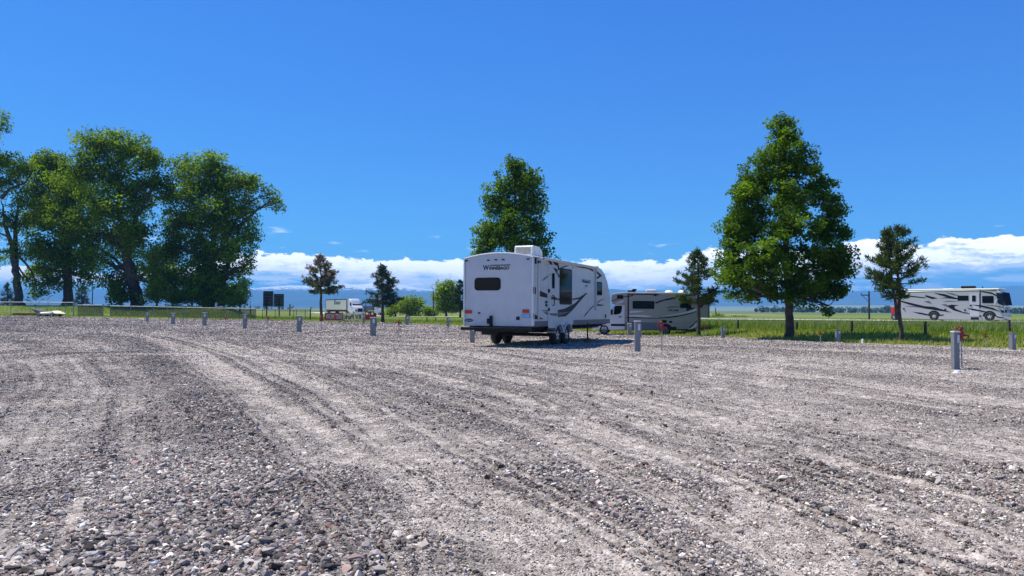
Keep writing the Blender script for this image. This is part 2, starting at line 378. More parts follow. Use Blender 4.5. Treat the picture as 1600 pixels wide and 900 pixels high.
# gravel material
def gravel_mat(name, stones):
    m = bpy.data.materials.new(name); m.use_nodes = True; T = NT(m.node_tree); b = T.n['Principled BSDF']
    b.inputs['Roughness'].default_value = .9; b.inputs['Specular IOR Level'].default_value = .25
    o = T.new('ShaderNodeTexCoord').outputs['Object']
    if stones:
        t = T.new('ShaderNodeAttribute', attribute_name='tone').outputs['Fac']
        h = T.new('ShaderNodeAttribute', attribute_name='hue').outputs['Fac']
        base = T.ramp(t, [(0, (0.050, 0.043, 0.038)), (.28, (0.17, 0.148, 0.130)), (.58, (0.40, 0.352, 0.308)), (.85, (0.720, 0.635, 0.522)), (1, (0.850, 0.830, 0.759))])
        base = T.mix(T.ss(h, .86, .96), base, T.mix(.6, base, (.30, .17, .13)))
        base = T.mix(T.ss(h, .05, .02), base, T.mix(.4, base, (.19, .20, .22)))
        base = T.mix(.5, base, T.mix(T.noise(o, 180, 3, .7), tuple(x * .7 for x in (1, 1, 1)), (1.25, 1.25, 1.25)), 'MULTIPLY')
        T.put(b.inputs['Base Color'], base)
    else:
        c = T.new('ShaderNodeAttribute', attribute_name='coarse').outputs['Fac']
        v = T.new('ShaderNodeTexVoronoi', feature='F1'); T.put(v.inputs['Vector'], o); v.inputs['Scale'].default_value = 75
        v2 = T.new('ShaderNodeTexVoronoi', feature='F1'); T.put(v2.inputs['Vector'], o); v2.inputs['Scale'].default_value = 24
        v3 = T.new('ShaderNodeTexVoronoi', feature='F1'); T.put(v3.inputs['Vector'], o); v3.inputs['Scale'].default_value = 9
        r1 = T.xyz(v.outputs['Color'])[0]; r2 = T.xyz(v2.outputs['Color'])[1]; r3 = T.xyz(v3.outputs['Color'])[2]
        rr = T.m('ADD', T.m('MULTIPLY', r1, .34), T.m('ADD', T.m('MULTIPLY', r2, .36), T.m('MULTIPLY', r3, .3)))
        rr = T.m('ADD', rr, T.m('MULTIPLY', T.m('SUBTRACT', T.noise(o, 2.2, 6, .7), .5), .7))
        fine = T.ramp(rr, [(.12, (0.192, 0.165, 0.130)), (.5, (0.350, 0.309, 0.268)), (.9, (0.66, 0.590, 0.505))])
        crs = T.ramp(rr, [(.15, (0.056, 0.048, 0.042)), (.5, (0.235, 0.206, 0.180)), (.88, (0.540, 0.482, 0.418))])  # darker ramp: shadows among coarse stones put into colour; packed fines truly paler
        base = T.mix(c, fine, crs)
        base = T.mix(T.m('MULTIPLY', T.ss(T.noise(o, .25, 5, .6), .45, .75), .35), base, T.mix(1.0, base, (.92, .86, .82), 'MULTIPLY'))
        T.put(b.inputs['Base Color'], base)
        bn = T.new('ShaderNodeBump'); bn.inputs['Strength'].default_value = 1.0; bn.inputs['Distance'].default_value = 1
        hgt = T.m('ADD', T.m('MULTIPLY', v.outputs['Distance'], -.006), T.m('MULTIPLY', v2.outputs['Distance'], T.m('MULTIPLY_ADD', c, -.03, -.008)))
        hgt = T.m('ADD', hgt, T.m('MULTIPLY', T.noise(o, 7, 6, .75), T.m('MULTIPLY_ADD', c, .11, .05)))
        T.put(bn.inputs['Height'], hgt); T.put(b.inputs['Normal'], bn.outputs[0])
    return m
MG, MS = gravel_mat('gravel_bed', False), gravel_mat('gravel_stone', True)

# lot sheet: a fan of rows, dense near the viewer
us = np.concatenate([np.linspace(-1.5, 1.5, 520)])
rows = 330
xs_ = []; ys_ = []
for u in us:
    yy = np.concatenate([np.geomspace(6, 200, 3000) - 10]); xx = u * (yy + 10)
    bad = np.nonzero(yy > edge_y(xx))[0]; k = bad[0] if len(bad) else len(yy) - 1
    ye = max(yy[k], -3)
    yr = np.geomspace(6, ye + 10, rows) - 10
    ys_.append(yr); xs_.append(u * (yr + 10))
LX = np.array(xs_).T; LY = np.array(ys_).T
cc = coarse(LX, LY); LZ = lot_z(LX, LY, cc)
LZ[-1] -= .12
lot = arr_mesh('gravel_lot', np.stack([LX, LY, LZ], -1).reshape(-1, 3), grid_faces(*LX.shape), MG, tone={'coarse': cc.ravel()}, smooth=True)
tag(lot, kind='structure', label='wide grey gravel parking lot crossed by tyre tracks')

# loose stones
def ico():
    bm = bmesh.new(); bmesh.ops.create_icosphere(bm, subdivisions=1, radius=1)
    bm.verts.ensure_lookup_table(); v = np.array([x.co for x in bm.verts]); f = np.array([[q.index for q in p.verts] for p in bm.faces]); bm.free(); return v, f
def scatter(n, y0, y1, smin_k, seed, base, jit):
    g = np.random.default_rng(seed)
    # sample in a fan with a pixel-constant density beyond y0
    yy = y0 * (y1 / y0) ** g.random(n) if smin_k else np.sqrt(g.random(n) * (y1 ** 2 - y0 ** 2) + y0 ** 2)
    xx = (g.random(n) * 2 - 1) * (.74 * yy + 1.0)
    c = coarse(xx, yy)
    keep = (g.random(n) < .48 + .52 * c) & (yy < edge_y(xx) - .3)
    xx, yy, c = xx[keep], yy[keep], c[keep]; n = len(xx)
    s = np.exp(g.normal(0, .48, n)) * (.0032 + .0048 * c)
    s = np.where(g.random(n) < .03, s * 2.1, s)
    s = np.clip(s, .0035, .034)
    if smin_k: s = np.maximum(s, smin_k * yy * (.6 + .7 * g.random(n)))
    z = lot_z(xx, yy, c)
    v0, f0 = base; k = len(v0)
    # random rotations
    q = g.normal(size=(n, 4)); q /= np.linalg.norm(q, axis=1, keepdims=True); w, x, y, zq = q.T
    R = np.stack([1 - 2 * (y * y + zq * zq), 2 * (x * y - zq * w), 2 * (x * zq + y * w), 2 * (x * y + zq * w), 1 - 2 * (x * x + zq * zq), 2 * (y * zq - x * w), 2 * (x * zq - y * w), 2 * (y * zq + x * w), 1 - 2 * (x * x + y * y)], -1).reshape(n, 3, 3).astype(np.float32)
    P = v0[None].astype(np.float32) * (1 + g.normal(0, jit, (n, k, 1)).astype(np.float32))
    P = P * (np.stack([1 + .5 * g.random(n), .75 + .4 * g.random(n), .5 + .35 * g.random(n)], -1)[:, None, :]).astype(np.float32)
    P = np.einsum('nij,nkj->nki', R, P)
    P[..., 2] *= .72
    P *= s[:, None, None]
    P[..., 0] += xx[:, None]; P[..., 1] += yy[:, None]; P[..., 2] += (z + s * (.05 + .35 * g.random(n)))[:, None]
    Fc = (f0[None] + (np.arange(n) * k)[:, None, None]).reshape(-1, 3)
    tone = np.clip(g.normal(.46 - .15 * c, .24, n) + (fbm(xx * .8, yy * .8) - .5) * .3, 0, 1)
    return P.reshape(-1, 3), Fc, np.repeat(tone, k), np.repeat(g.random(n), k)
octv = np.array([(1, 0, 0), (-1, 0, 0), (0, 1, 0), (0, -1, 0), (0, 0, 1), (0, 0, -1)], float)
octf = np.array([(0, 2, 4), (2, 1, 4), (1, 3, 4), (3, 0, 4), (2, 0, 5), (1, 2, 5), (3, 1, 5), (0, 3, 5)])
A = scatter(int(330000 * DENS), 2.4, 6.2, 0, 1, ico(), .2)
B = scatter(int(760000 * DENS), 6.2, 95, .00075, 2, (octv, octf), .2)
V_ = np.concatenate([A[0], B[0]]); F_ = np.concatenate([A[1], B[1] + len(A[0])])
st = arr_mesh('loose_gravel', V_, F_, MS, tone={'tone': np.concatenate([A[2], B[2]]), 'hue': np.concatenate([A[3], B[3]])})
tag(st, kind='stuff', label='loose grey crushed stone lying over the parking lot')
del A, B, V_, F_

# ground sheet
def grass_mat():
    m = bpy.data.materials.new('grassland'); m.use_nodes = True; T = NT(m.node_tree); b = T.n['Principled BSDF']
    b.inputs['Roughness'].default_value = .95; b.inputs['Specular IOR Level'].default_value = .1
    o = T.new('ShaderNodeTexCoord').outputs['Object']
    near = T.ramp(T.noise(o, .35, 6, .65), [(.3, (.085, .135, .018)), (.5, (.125, .175, .026)), (.66, (.18, .20, .05)), (.8, (.24, .22, .09))])
    x, y, z = T.xyz(o)
    fv = T.comb(T.m('MULTIPLY', x, .0022), T.m('MULTIPLY', y, .0022), 0)
    v = T.new('ShaderNodeTexVoronoi', feature='F1', distance='CHEBYCHEV'); T.put(v.inputs['Vector'], fv); v.inputs['Scale'].default_value = 1; v.inputs['Randomness'].default_value = .8
    far = T.ramp(T.xyz(v.outputs['Color'])[0], [(0, (.07, .11, .035)), (.3, (.10, .14, .045)), (.55, (.13, .14, .07)), (.72, (.20, .18, .10)), (.9, (.08, .12, .04))], 'CONSTANT')
    T.put(b.inputs['Base Color'], T.mix(T.ss(y, 150, 320), near, far))
    bn = T.new('ShaderNodeBump'); bn.inputs['Strength'].default_value = .8; bn.inputs['Distance'].default_value = .08
    T.put(bn.inputs['Height'], T.noise(o, 9, 4, .7)); T.put(b.inputs['Normal'], bn.outputs[0])
    return m
gx = np.concatenate([-np.geomspace(80, 11600, 34)[::-1], np.linspace(-79, 79, 159), np.geomspace(80, 11600, 34)])
gy = np.concatenate([-np.geomspace(12, 400, 8)[::-1], np.arange(-10, 200, 1.0), np.geomspace(201, 9900, 44)])
GX, GY = np.meshgrid(gx, gy); GZ = gz(GX, GY)
inside = sm(edge_y(GX) - GY, .0, 1.4)
GZ = GZ - .16 * inside - .05 * (1 - sm(road_dist(GX, GY)[0], 5, 7))
GZ = GZ + 9 * sm(GY, 1500, 6000) * (fbm(GX * .0007, GY * .0007, 3)) * 1.2
gr = arr_mesh('ground', np.stack([GX, GY, GZ], -1).reshape(-1, 3), grid_faces(*GX.shape), grass_mat(), smooth=True)
tag(gr, kind='structure', label='green grassland plain reaching the foot of the mountains')

# road
rp = []
for (a, b) in zip(ROADP, ROADP[1:]):
    n = max(2, int(math.hypot(b[0] - a[0], b[1] - a[1]) / 4))
    rp += [tuple(a[i] + (b[i] - a[i]) * t / n for i in range(3)) for t in range(n)]
rp = np.array(rp); ker = np.ones(9) / 9
pad = np.pad(rp, ((4, 4), (0, 0)), 'edge'); rp = np.stack([np.convolve(pad[:, i], ker, 'valid') for i in range(3)], 1)
tn = np.gradient(rp[:, :2], axis=0); tn /= np.linalg.norm(tn, axis=1, keepdims=True); nm = np.stack([-tn[:, 1], tn[:, 0]], 1)
def strip(offs, dz):
    P = [];
    for o_ in offs:
        xy = rp[:, :2] + nm * o_; P.append(np.column_stack([xy, gz(xy[:, 0], xy[:, 1]) + dz]))
    return np.stack(P, 1).reshape(-1, 3), grid_faces(len(rp), len(offs))
v_, f_ = strip((-4.6, -2, 0, 2, 4.6), .05); tag(arr_mesh('road', v_, f_, M['road']), kind='structure', label='pale two lane road on a low bank')
for o_, nme in ((-4.1, 'road_line'), (4.1, 'road_line')):
    v_, f_ = strip((o_ - .08, o_ + .08), .058); tag(arr_mesh(nme, v_, f_, M['pvc']), kind='structure', label='white edge line painted along the road')

# mountains
RIDGE = [(-900,450),(-400,452),(0,451),(150,452),(300,450),(400,450),(440,447),(480,446),(515,445),(532,442.5),(560,445),(583,441.5),(612,441),(640,447),(660,451),(700,453),(760,455),(850,456),(920,456),(956,451),(1000,455),(1028,453),(1060,456),(1120,458),(1160,457),(1250,459),(1300,459.5),(1335,455),(1370,455),(1400,457),(1480,456),(1540,449),(1580,446.5),(1620,446),(1900,449),(2500,452)]
rx = np.array([math.atan((x - 800) / F) for x, y in RIDGE]); rh = np.array([(484 + .0055 * (x - 800) - y) / F for x, y in RIDGE])
azs = np.linspace(-.86, .86, 1200); nd = 46
dd = np.linspace(5600, 9600, nd)
AZ, DD = np.meshgrid(azs, dd); t = (DD - 5600) / 3000
H = np.interp(AZ, rx, rh) * np.minimum(DD, 8600)
crest = H + 1
prof_ = np.where(t <= 1, np.clip(t, 0, 1) ** 1.5, 1 - .5 * np.clip(t - 1, 0, 1) ** 1.2)
X_, Y_ = DD * np.tan(AZ), DD
ns = fbm(X_ * .0016 + 4, Y_ * .0016, 6); rdg = 1 - np.abs(2 * fbm(X_ * .0022, Y_ * .0011 + 8, 5) - 1)
Z_ = crest * prof_ * (.80 + .26 * rdg * (1 - np.clip(t, 0, 1) ** 3) + .2 * np.clip(t, 0, 1) ** 3) + (ns - .5) * 34 * np.sin(np.clip(t, 0, 1) * math.pi) + (fbm(X_ * .006, Y_ * .006, 4) - .5) * 11 * np.clip(t, 0, 1)
Z_ = np.maximum(Z_, 0) - .8 * (t < .02)
def mount_mat():
    m = bpy.data.materials.new('mountain_forest'); m.use_nodes = True; T = NT(m.node_tree); b = T.n['Principled BSDF']
    b.inputs['Roughness'].default_value = 1; b.inputs['Specular IOR Level'].default_value = 0
    o = T.new('ShaderNodeTexCoord').outputs['Object']; x, y, z = T.xyz(o)
    base = T.ramp(T.noise(o, .0022, 7, .65), [(.3, (.022, .04, .022)), (.55, (.05, .07, .035)), (.75, (.12, .12, .07))])
    snow = T.ss(T.m('ADD', z, T.m('MULTIPLY', T.m('SUBTRACT', T.noise(o, .014, 7, .8), .5), 300)), 205, 232)
    cx = T.m('SUBTRACT', 1.0, T.ss(T.m('ABSOLUTE', T.m('ADD', x, 1750)), 1500, 2100))
    T.put(b.inputs['Base Color'], T.mix(T.m('MULTIPLY', snow, cx), base, (.85, .88, .92)))
    return m
mo = arr_mesh('mountains', np.stack([X_, Y_, Z_], -1).reshape(-1, 3), grid_faces(*X_.shape), mount_mat(), smooth=True)
tag(mo, kind='structure', label='long blue mountain range with snow along its crest')
# low benches in front of the range
AZ, DD = np.meshgrid(np.linspace(-.9, .9, 500), np.linspace(3000, 5600, 26)); t = (DD - 3000) / 2600
X_ = DD * np.tan(AZ); Z_ = (6 + 34 * sm(AZ, .02, .35)) * np.sin(t * math.pi) ** .8 * (.45 + .8 * fbm(X_ * .0009 + 2, DD * .0009, 4)) - 1.5
hm = mat('bench_grass', (.14, .17, .07), .95, noise=.35, nscale=.0013)
hl = arr_mesh('hills', np.stack([X_, DD, Z_], -1).reshape(-1, 3), grid_faces(*X_.shape), hm, smooth=True)
tag(hl, kind='structure', label='low green bench hills below the mountains')

# haze
HD = 1.6e-4
hz = MB(); hz.box((0, 4700, 173), (24000, 10600, 350))
hzm = bpy.data.materials.new('haze_air'); hzm.use_nodes = True; T = NT(hzm.node_tree); T.n.clear()
pv = T.new('ShaderNodeVolumePrincipled'); pv.inputs['Color'].default_value = (.19, .53, 1, 1); pv.inputs['Density'].default_value = HD; pv.inputs['Anisotropy'].default_value = 0
om = T.new('ShaderNodeOutputMaterial'); T.put(om.inputs['Volume'], pv.outputs[0])
if HAZE:
    hzo = hz.build('haze', hzm); tag(hzo, kind='stuff', label='thin blue air between the lot and the mountains')
# ------------------------------------------------------------------ vegetation
def leaf_mat(name, c0, c1, c2, transl=.48):
    m = bpy.data.materials.new(name); m.use_nodes = True; T = NT(m.node_tree); T.n.remove(T.n['Principled BSDF'])
    t = T.new('ShaderNodeAttribute', attribute_name='tone').outputs['Fac']
    col = T.ramp(t, [(0, c0), (.5, c1), (1, c2)])
    d = T.new('ShaderNodeBsdfPrincipled'); T.put(d.inputs['Base Color'], col); d.inputs['Roughness'].default_value = .55; d.inputs['Specular IOR Level'].default_value = .12
    tr = T.new('ShaderNodeBsdfTranslucent'); T.put(tr.inputs['Color'], T.mix(1.0, col, (1.35, 1.5, .6), 'MULTIPLY'))
    mx = T.new('ShaderNodeMixShader'); mx.inputs[0].default_value = transl
    T.put(mx.inputs[1], d.outputs[0]); T.put(mx.inputs[2], tr.outputs[0])
    T.put(T.n['Material Output'].inputs[0], mx.outputs[0])
    return m
LM = dict(
    cotton=leaf_mat('cottonwood_leaf', (.034, .065, .003), (.120, .190, .007), (.25, .34, .014)),
    aspen=leaf_mat('aspen_leaf', (.026, .058, .004), (.080, .148, .008), (.17, .265, .014)),
    pale=leaf_mat('willow_leaf', (.10, .16, .022), (.19, .27, .035), (.29, .37, .06)),
    pine=leaf_mat('pine_needle', (.028, .050, .012), (.070, .110, .022), (.13, .18, .04), .12),
    pined=leaf_mat('dry_pine_needle', (.17, .11, .085), (.27, .185, .15), (.36, .27, .22), .12),
    spruce=leaf_mat('spruce_needle', (.022, .040, .026), (.045, .074, .046), (.075, .115, .065), .1),
    grass=leaf_mat('grass_blade', (.075, .125, .010), (.170, .23, .02), (.36, .34, .10), .35),
    seed=leaf_mat('grass_seed', (.15, .2, .09), (.24, .28, .15), (.36, .38, .24), .3),
)
def kites(P, size, g, tone, up=.35, asp=.62):
    """P (n,3) leaf centres -> folded four-point leaves"""
    n = len(P)
    nrm = g.normal(size=(n, 3)); nrm[:, 2] = np.abs(nrm[:, 2]) * (1 + up); nrm /= np.linalg.norm(nrm, axis=1, keepdims=True)
    a = np.cross(nrm, g.normal(size=(n, 3))); a /= np.linalg.norm(a, axis=1, keepdims=True) + 1e-9
    b = np.cross(nrm, a); s = (size * (.65 + .7 * g.random(n)))[:, None]
    q = np.stack([P - a * s * .5, P + b * s * asp * .5 - nrm * s * .06, P + a * s * .5, P - b * s * asp * .5 - nrm * s * .06], 1)
    return q.reshape(-1, 3), np.arange(4 * n).reshape(n, 4), np.repeat(tone, 4)
def branch(mb, p0, p1, r0, r1, g, sag=.12, seg=5, n=6):
    p0, p1 = Vector(p0), Vector(p1); L = (p1 - p0).length; pts = []; rs = []
    off = Vector(g.normal(0, .10, 3)) * L
    for i in range(seg + 1):
        t = i / seg; p = p0.lerp(p1, t) + off * math.sin(t * math.pi) * .6
        p.z -= sag * L * math.sin(t * math.pi) * (1 - t)
        pts.append(p); rs.append(r0 + (r1 - r0) * t ** .8)
    mb.tube(pts, rs, n, cap=False)
    return pts
def leaf_tree(label, base, blobs, leafm, leaf=.14, n_clump=300, per=80, trunk_r=.2, trunk_pts=None, seed=1, group=None, name='broadleaf_tree', cat='tree', clump_r=.42, extra_limbs=(), forkz=.3, shell=.5, up=.35):
    """blobs: (px, py, rx_px, ry_px, depth_offset_m [, weight]) measured at the trunk's depth, turned into metres here"""
    g = np.random.default_rng(seed); base = Vector(base); Y = base.y; k = mpp(Y)
    t = thing(name, label, cat, base, 0, group)
    bl = []
    for b in blobs:
        p = at(b[0], b[1], Y + b[4]) - base; w = b[5] if len(b) > 5 else 1
        bl.append((np.array(p), b[2] * k, b[3] * k, (b[2] + b[3]) * .5 * k, w))
    vol = np.array([b[1] * b[2] * b[4] for b in bl]); vol /= vol.sum()
    cs = []; who = []
    for i in range(n_clump):
        j = g.choice(len(bl), p=vol); c, rx, rz, ry, _ = bl[j]
        d = g.normal(size=3); d /= np.linalg.norm(d); r = g.random() ** shell
        cs.append(c + d * r * np.array([rx, ry, rz])); who.append(j)
    cs = np.array(cs); R = clump_r * (.55 + .9 * g.random(n_clump)); ctone = np.clip(g.normal(.5, .2, n_clump), 0, 1)
    cnt = g.poisson(per * (R / clump_r) ** 1.6)
    idx = np.repeat(np.arange(n_clump), cnt); n = len(idx)
    d = g.normal(size=(n, 3)); d /= np.linalg.norm(d, axis=1, keepdims=True)
    P = cs[idx] + d * (g.random(n) ** .45 * R[idx])[:, None] * np.array([1.0, 1.0, .72])
    zmin = min(b[0][2] - b[2] for b in bl) - .3
    P[:, 2] = np.maximum(P[:, 2], max(zmin, .15))
    v, f, tn = kites(P, leaf, g, np.clip(ctone[idx] + g.normal(0, .12, n), 0, 1), up=up)
    arr_mesh('crown', v, f, LM[leafm], t, tone=tn)
    # trunk and limbs
    mb = MB()
    cen = sum((b[0] * b[4] for b in bl)) / sum(b[4] for b in bl)
    topz = max(b[0][2] + b[2] * .5 for b in bl)
    tp = [Vector(p) for p in trunk_pts] if trunk_pts else [Vector((0, 0, -.15)), Vector((0, 0, topz * .2)), Vector((float(cen[0]) * .4, float(cen[1]) * .4, topz * .55)), Vector((float(cen[0]) * .8, float(cen[1]), topz))]
    fine = []
    for a, b in zip(tp, tp[1:]):
        for q in range(6): fine.append(a.lerp(b, q / 6) + Vector(g.normal(0, .12 * trunk_r, 3)))
    fine.append(tp[-1]); N = len(fine)
    rs = [trunk_r * (1.45 if i == 0 else 1.15 if i == 1 else 1) * (1 - i / (N - 1)) ** .75 + .012 for i in range(N)]
    mb.tube(fine, rs, 10, cap=False)
    for c, rx, rz, ry, w in bl:
        zt = max(forkz * topz, min(c[2] - .35 * math.hypot(c[0], c[1]), topz * .8)); i0 = min(range(N), key=lambda i: abs(fine[i].z - zt))
        r0 = max(rs[i0] * .55, .02); pts = branch(mb, fine[i0], c, r0, r0 * .35, g)
        near = cs[np.argsort(np.linalg.norm(cs - c, axis=1))[:max(6, int(n_clump / len(bl) * .35))]]
        for q in near[::2]:
            s0 = pts[int(g.integers(2, 6))]
            branch(mb, s0, q, r0 * .3, .008, g, .05, 3, 4)
    for lp in extra_limbs: mb.tube([Vector(p[:3]) for p in lp], [p[3] for p in lp], 7, cap=False)
    mb.build('trunk', M['bark'], t)
    return t
def px_off(base, px, py, dz=0): return tuple(at(px, py, base.y + dz) - base)
def pine(label, base, top_px, half_px, low_py, seed, group='pines by the grass verge', dead=0, lean=None, leafm='pine', trunk_r=.1, n_whorl=17, spread=.9, name='pine_tree', second=None, upc=.35, tuft=.2, mid=.3, blades=22):
    g = np.random.default_rng(seed); base = Vector(base); k = mpp(base.y)
    t = thing(name, label, 'pine tree', base, 0, group)
    tb = MB(); P0 = []; P1 = []; TN = []; isdead = []
    def stem(root, tip, halfw, zlow, nw, r0):
        root, tip = Vector(root), Vector(tip); Ht = tip.z - root.z
        pts = [root.lerp(tip, i / 10) + Vector(g.normal(0, .012, 3)) * Ht * .35 * (0 < i < 10) for i in range(11)]
        tb.tube(pts, [r0 * (1.3 if i == 0 else 1) * (1 - i / 10) ** .8 + .012 for i in range(11)], 8, cap=False)
        for wv in range(nw):
            f = (wv + g.random() * .7) / nw; z = zlow + (tip.z - zlow) * f * .985
            tt = (z - root.z) / Ht; c = root.lerp(tip, tt)
            prof_ = (1 - f) ** .72 * min(1, (mid + f * 2.6))
            for b in range(int(g.integers(3, 6))):
                a = g.random() * 2 * math.pi; L = halfw * prof_ * (.62 + .60 * g.random()) + .08
                d = Vector((math.cos(a), math.sin(a), 0)); slope = upc * (.3 + g.random()) * (.5 + f)
                bp = [c + d * L * s + Vector((0, 0, L * slope * s ** 1.7 - .05 * L * s)) for s in (0, .3, .6, 1)]
                tb.tube(bp, [.016 + .012 * L, .013 + .006 * L, .012, .006], 4, cap=False)
                nt = max(2, int(L / (tuft * .72)))
                for q in range(nt):
                    s = .36 + .64 * (q + g.random() * .5) / nt; s = min(1, s)
                    p = c + d * L * s + Vector((0, 0, L * slope * s ** 1.7 - .05 * L * s))
                    side = d.cross(Vector((0, 0, 1))) * float(g.normal(0, .20)) * L * s
                    tip_ = p + side
                    P0.append(tip_); P1.append((d * .6 + side.normalized() * .4 + Vector((0, 0, .9))).normalized()); TN.append(g.normal(.45, .2)); isdead.append(g.random() < dead * (f * 1.7 + .1))
        for q in range(4): P0.append(tip + Vector((0, 0, -.06 * q))); P1.append(Vector((0, 0, 1))); TN.append(.5); isdead.append(g.random() < dead * 1.5)
    tip = Vector(px_off(base, *top_px)); zlow = px_off(base, top_px[0], low_py)[2]
    stem((0, 0, -.1), tip, half_px * k, zlow, n_whorl, trunk_r)
    if second: stem(second[0], second[1], second[2], second[3], second[4], trunk_r * .7)
    P0 = np.array(P0); D = np.array(P1); TN = np.clip(TN, 0, 1); isdead = np.array(isdead); n = len(P0)
    for flag, nm, mm in ((False, 'crown', leafm), (True, 'dead_needles', 'pined')):
        sel = np.nonzero(isdead == flag)[0]
        if not len(sel): continue
        idx = np.repeat(sel, blades if not flag else int(blades * .8)); m = len(idx)
        dr = D[idx] * .75 + g.normal(size=(m, 3)) * .62; dr /= np.linalg.norm(dr, axis=1, keepdims=True)
        c = P0[idx] + g.normal(0, tuft * .14, (m, 3)); L = (tuft * (.6 + .6 * g.random(m)))[:, None]
        sd = np.cross(dr, g.normal(size=(m, 3))); sd /= np.linalg.norm(sd, axis=1, keepdims=True); w = tuft * .085
        v = np.stack([c - sd * w * .6, c + dr * L * .45 - sd * w, c + dr * L, c + dr * L * .45 + sd * w], 1).reshape(-1, 3)
        arr_mesh(nm, v, np.arange(4 * m).reshape(m, 4), LM[mm], t, tone=np.repeat(np.clip(TN[idx] + g.normal(0, .15, m), 0, 1), 4))
    tb.build('trunk', M['barkp'], t)
    return t

# the big broadleaf tree on the right verge
b = hit(1234, 529)
leaf_tree('tall broad tree standing alone on the right verge', b, [
    (1226, 198, 22, 24, 0), (1228, 220, 28, 28, 0), (1212, 250, 38, 36, .3), (1247, 255, 36, 38, -.3), (1180, 285, 34, 34, .6), (1230, 300, 62, 44, 0), (1282, 305, 36, 38, -.2), (1300, 335, 20, 34, .2), (1160, 310, 22, 36, -.2), (1152, 360, 24, 34, .3),
    (1172, 345, 34, 44, .4), (1225, 360, 60, 50, -.8), (1285, 365, 36, 48, .5), (1150, 400, 34, 34, .2), (1190, 410, 50, 44, -1.2), (1240, 415, 66, 42, .8), (1298, 410, 36, 36, -.4),
    (1148, 430, 26, 22, -.8), (1180, 450, 34, 22, .9), (1235, 448, 46, 24, -.9), (1292, 448, 34, 24, .7), (1318, 425, 22, 26, 0), (1140, 425, 24, 26, .3), (1160, 455, 26, 18, 0), (1312, 452, 20, 18, .2), (1200, 466, 22, 14, -.4, .6), (1268, 468, 22, 14, .5, .6), (1295, 478, 12, 12, 0, .6)],
    'aspen', leaf=.13, n_clump=760, per=84, trunk_r=.19, seed=3, clump_r=.36, shell=.55,
    trunk_pts=[(0, 0, -.2), px_off(b, 1233, 480), px_off(b, 1229, 420), px_off(b, 1226, 320), px_off(b, 1226, 215)], forkz=.2)
# the tree behind the trailer
b = hit(800, 509.5); b = Vector((b.x, b.y, b.z))
leaf_tree('narrow pointed leafy tree rising behind the parked travel trailer', b, [
    (804, 258, 14, 16, 0), (797, 285, 28, 24, .4), (824, 287, 24, 26, -.3), (774, 312, 22, 26, 0), (812, 325, 38, 28, .5), (838, 322, 16, 26, 0), (790, 350, 40, 26, -.8), (835, 355, 20, 20, .6),
    (763, 365, 26, 22, .4), (805, 380, 50, 28, -.5), (848, 378, 20, 22, .2), (756, 388, 22, 20, 0), (800, 415, 50, 24, 0), (845, 415, 20, 24, 0), (800, 450, 44, 20, 0)],
    'aspen', leaf=.22, n_clump=520, per=52, trunk_r=.22, seed=4, clump_r=.62, shell=.6)
# cottonwoods on the left
GC = 'old cottonwoods beyond the chain-link fence'
b = hit(215, 497); Yc = 106
def base_at(px, Y):
    d = ray(px, 484); x = d.x / d.y * Y; return Vector((x, Y, float(gz(x, Y))))
b = base_at(216, 106)
leaf_tree('huge leaning cottonwood with the thickest trunk of the row', b, [
    (155, 228, 44, 28, 0), (205, 236, 40, 30, 2), (128, 262, 34, 30, -1), (180, 280, 52, 36, 0), (236, 250, 18, 22, 1), (110, 300, 40, 32, 2), (165, 325, 50, 36, -2), (215, 315, 32, 36, 1), (240, 285, 14, 22, 0),
    (120, 350, 44, 30, 0), (90, 335, 24, 28, 1), (180, 370, 42, 32, 2), (215, 370, 26, 34, -1), (150, 400, 30, 22, -1, .6), (205, 420, 24, 30, 2.5, .7), (185, 440, 22, 22, 0, .5), (240, 420, 20, 44, -2, .8), (250, 445, 18, 26, -2, .8), (185, 462, 18, 12, 0, .5)],
    'cotton', leaf=.34, n_clump=940, per=56, trunk_r=.95, seed=5, clump_r=1.15, group=GC, shell=.6,
    trunk_pts=[(0, 0, -.3), px_off(b, 212, 450), px_off(b, 196, 390), px_off(b, 186, 330), px_off(b, 184, 260)], forkz=.16,
    extra_limbs=[[(*px_off(b, 199, 400), .4), (*px_off(b, 212, 340), .3), (*px_off(b, 235, 300, .5), .22), (*px_off(b, 250, 268, 1), .08)],
                 [(*px_off(b, 204, 430), .3), (*px_off(b, 180, 405), .22), (*px_off(b, 150, 385), .12), (*px_off(b, 120, 365), .06)],
                 [(*px_off(b, 208, 445), .25), (*px_off(b, 188, 425, -1), .18), (*px_off(b, 165, 408, -1), .08)]])
b = base_at(325, 108)
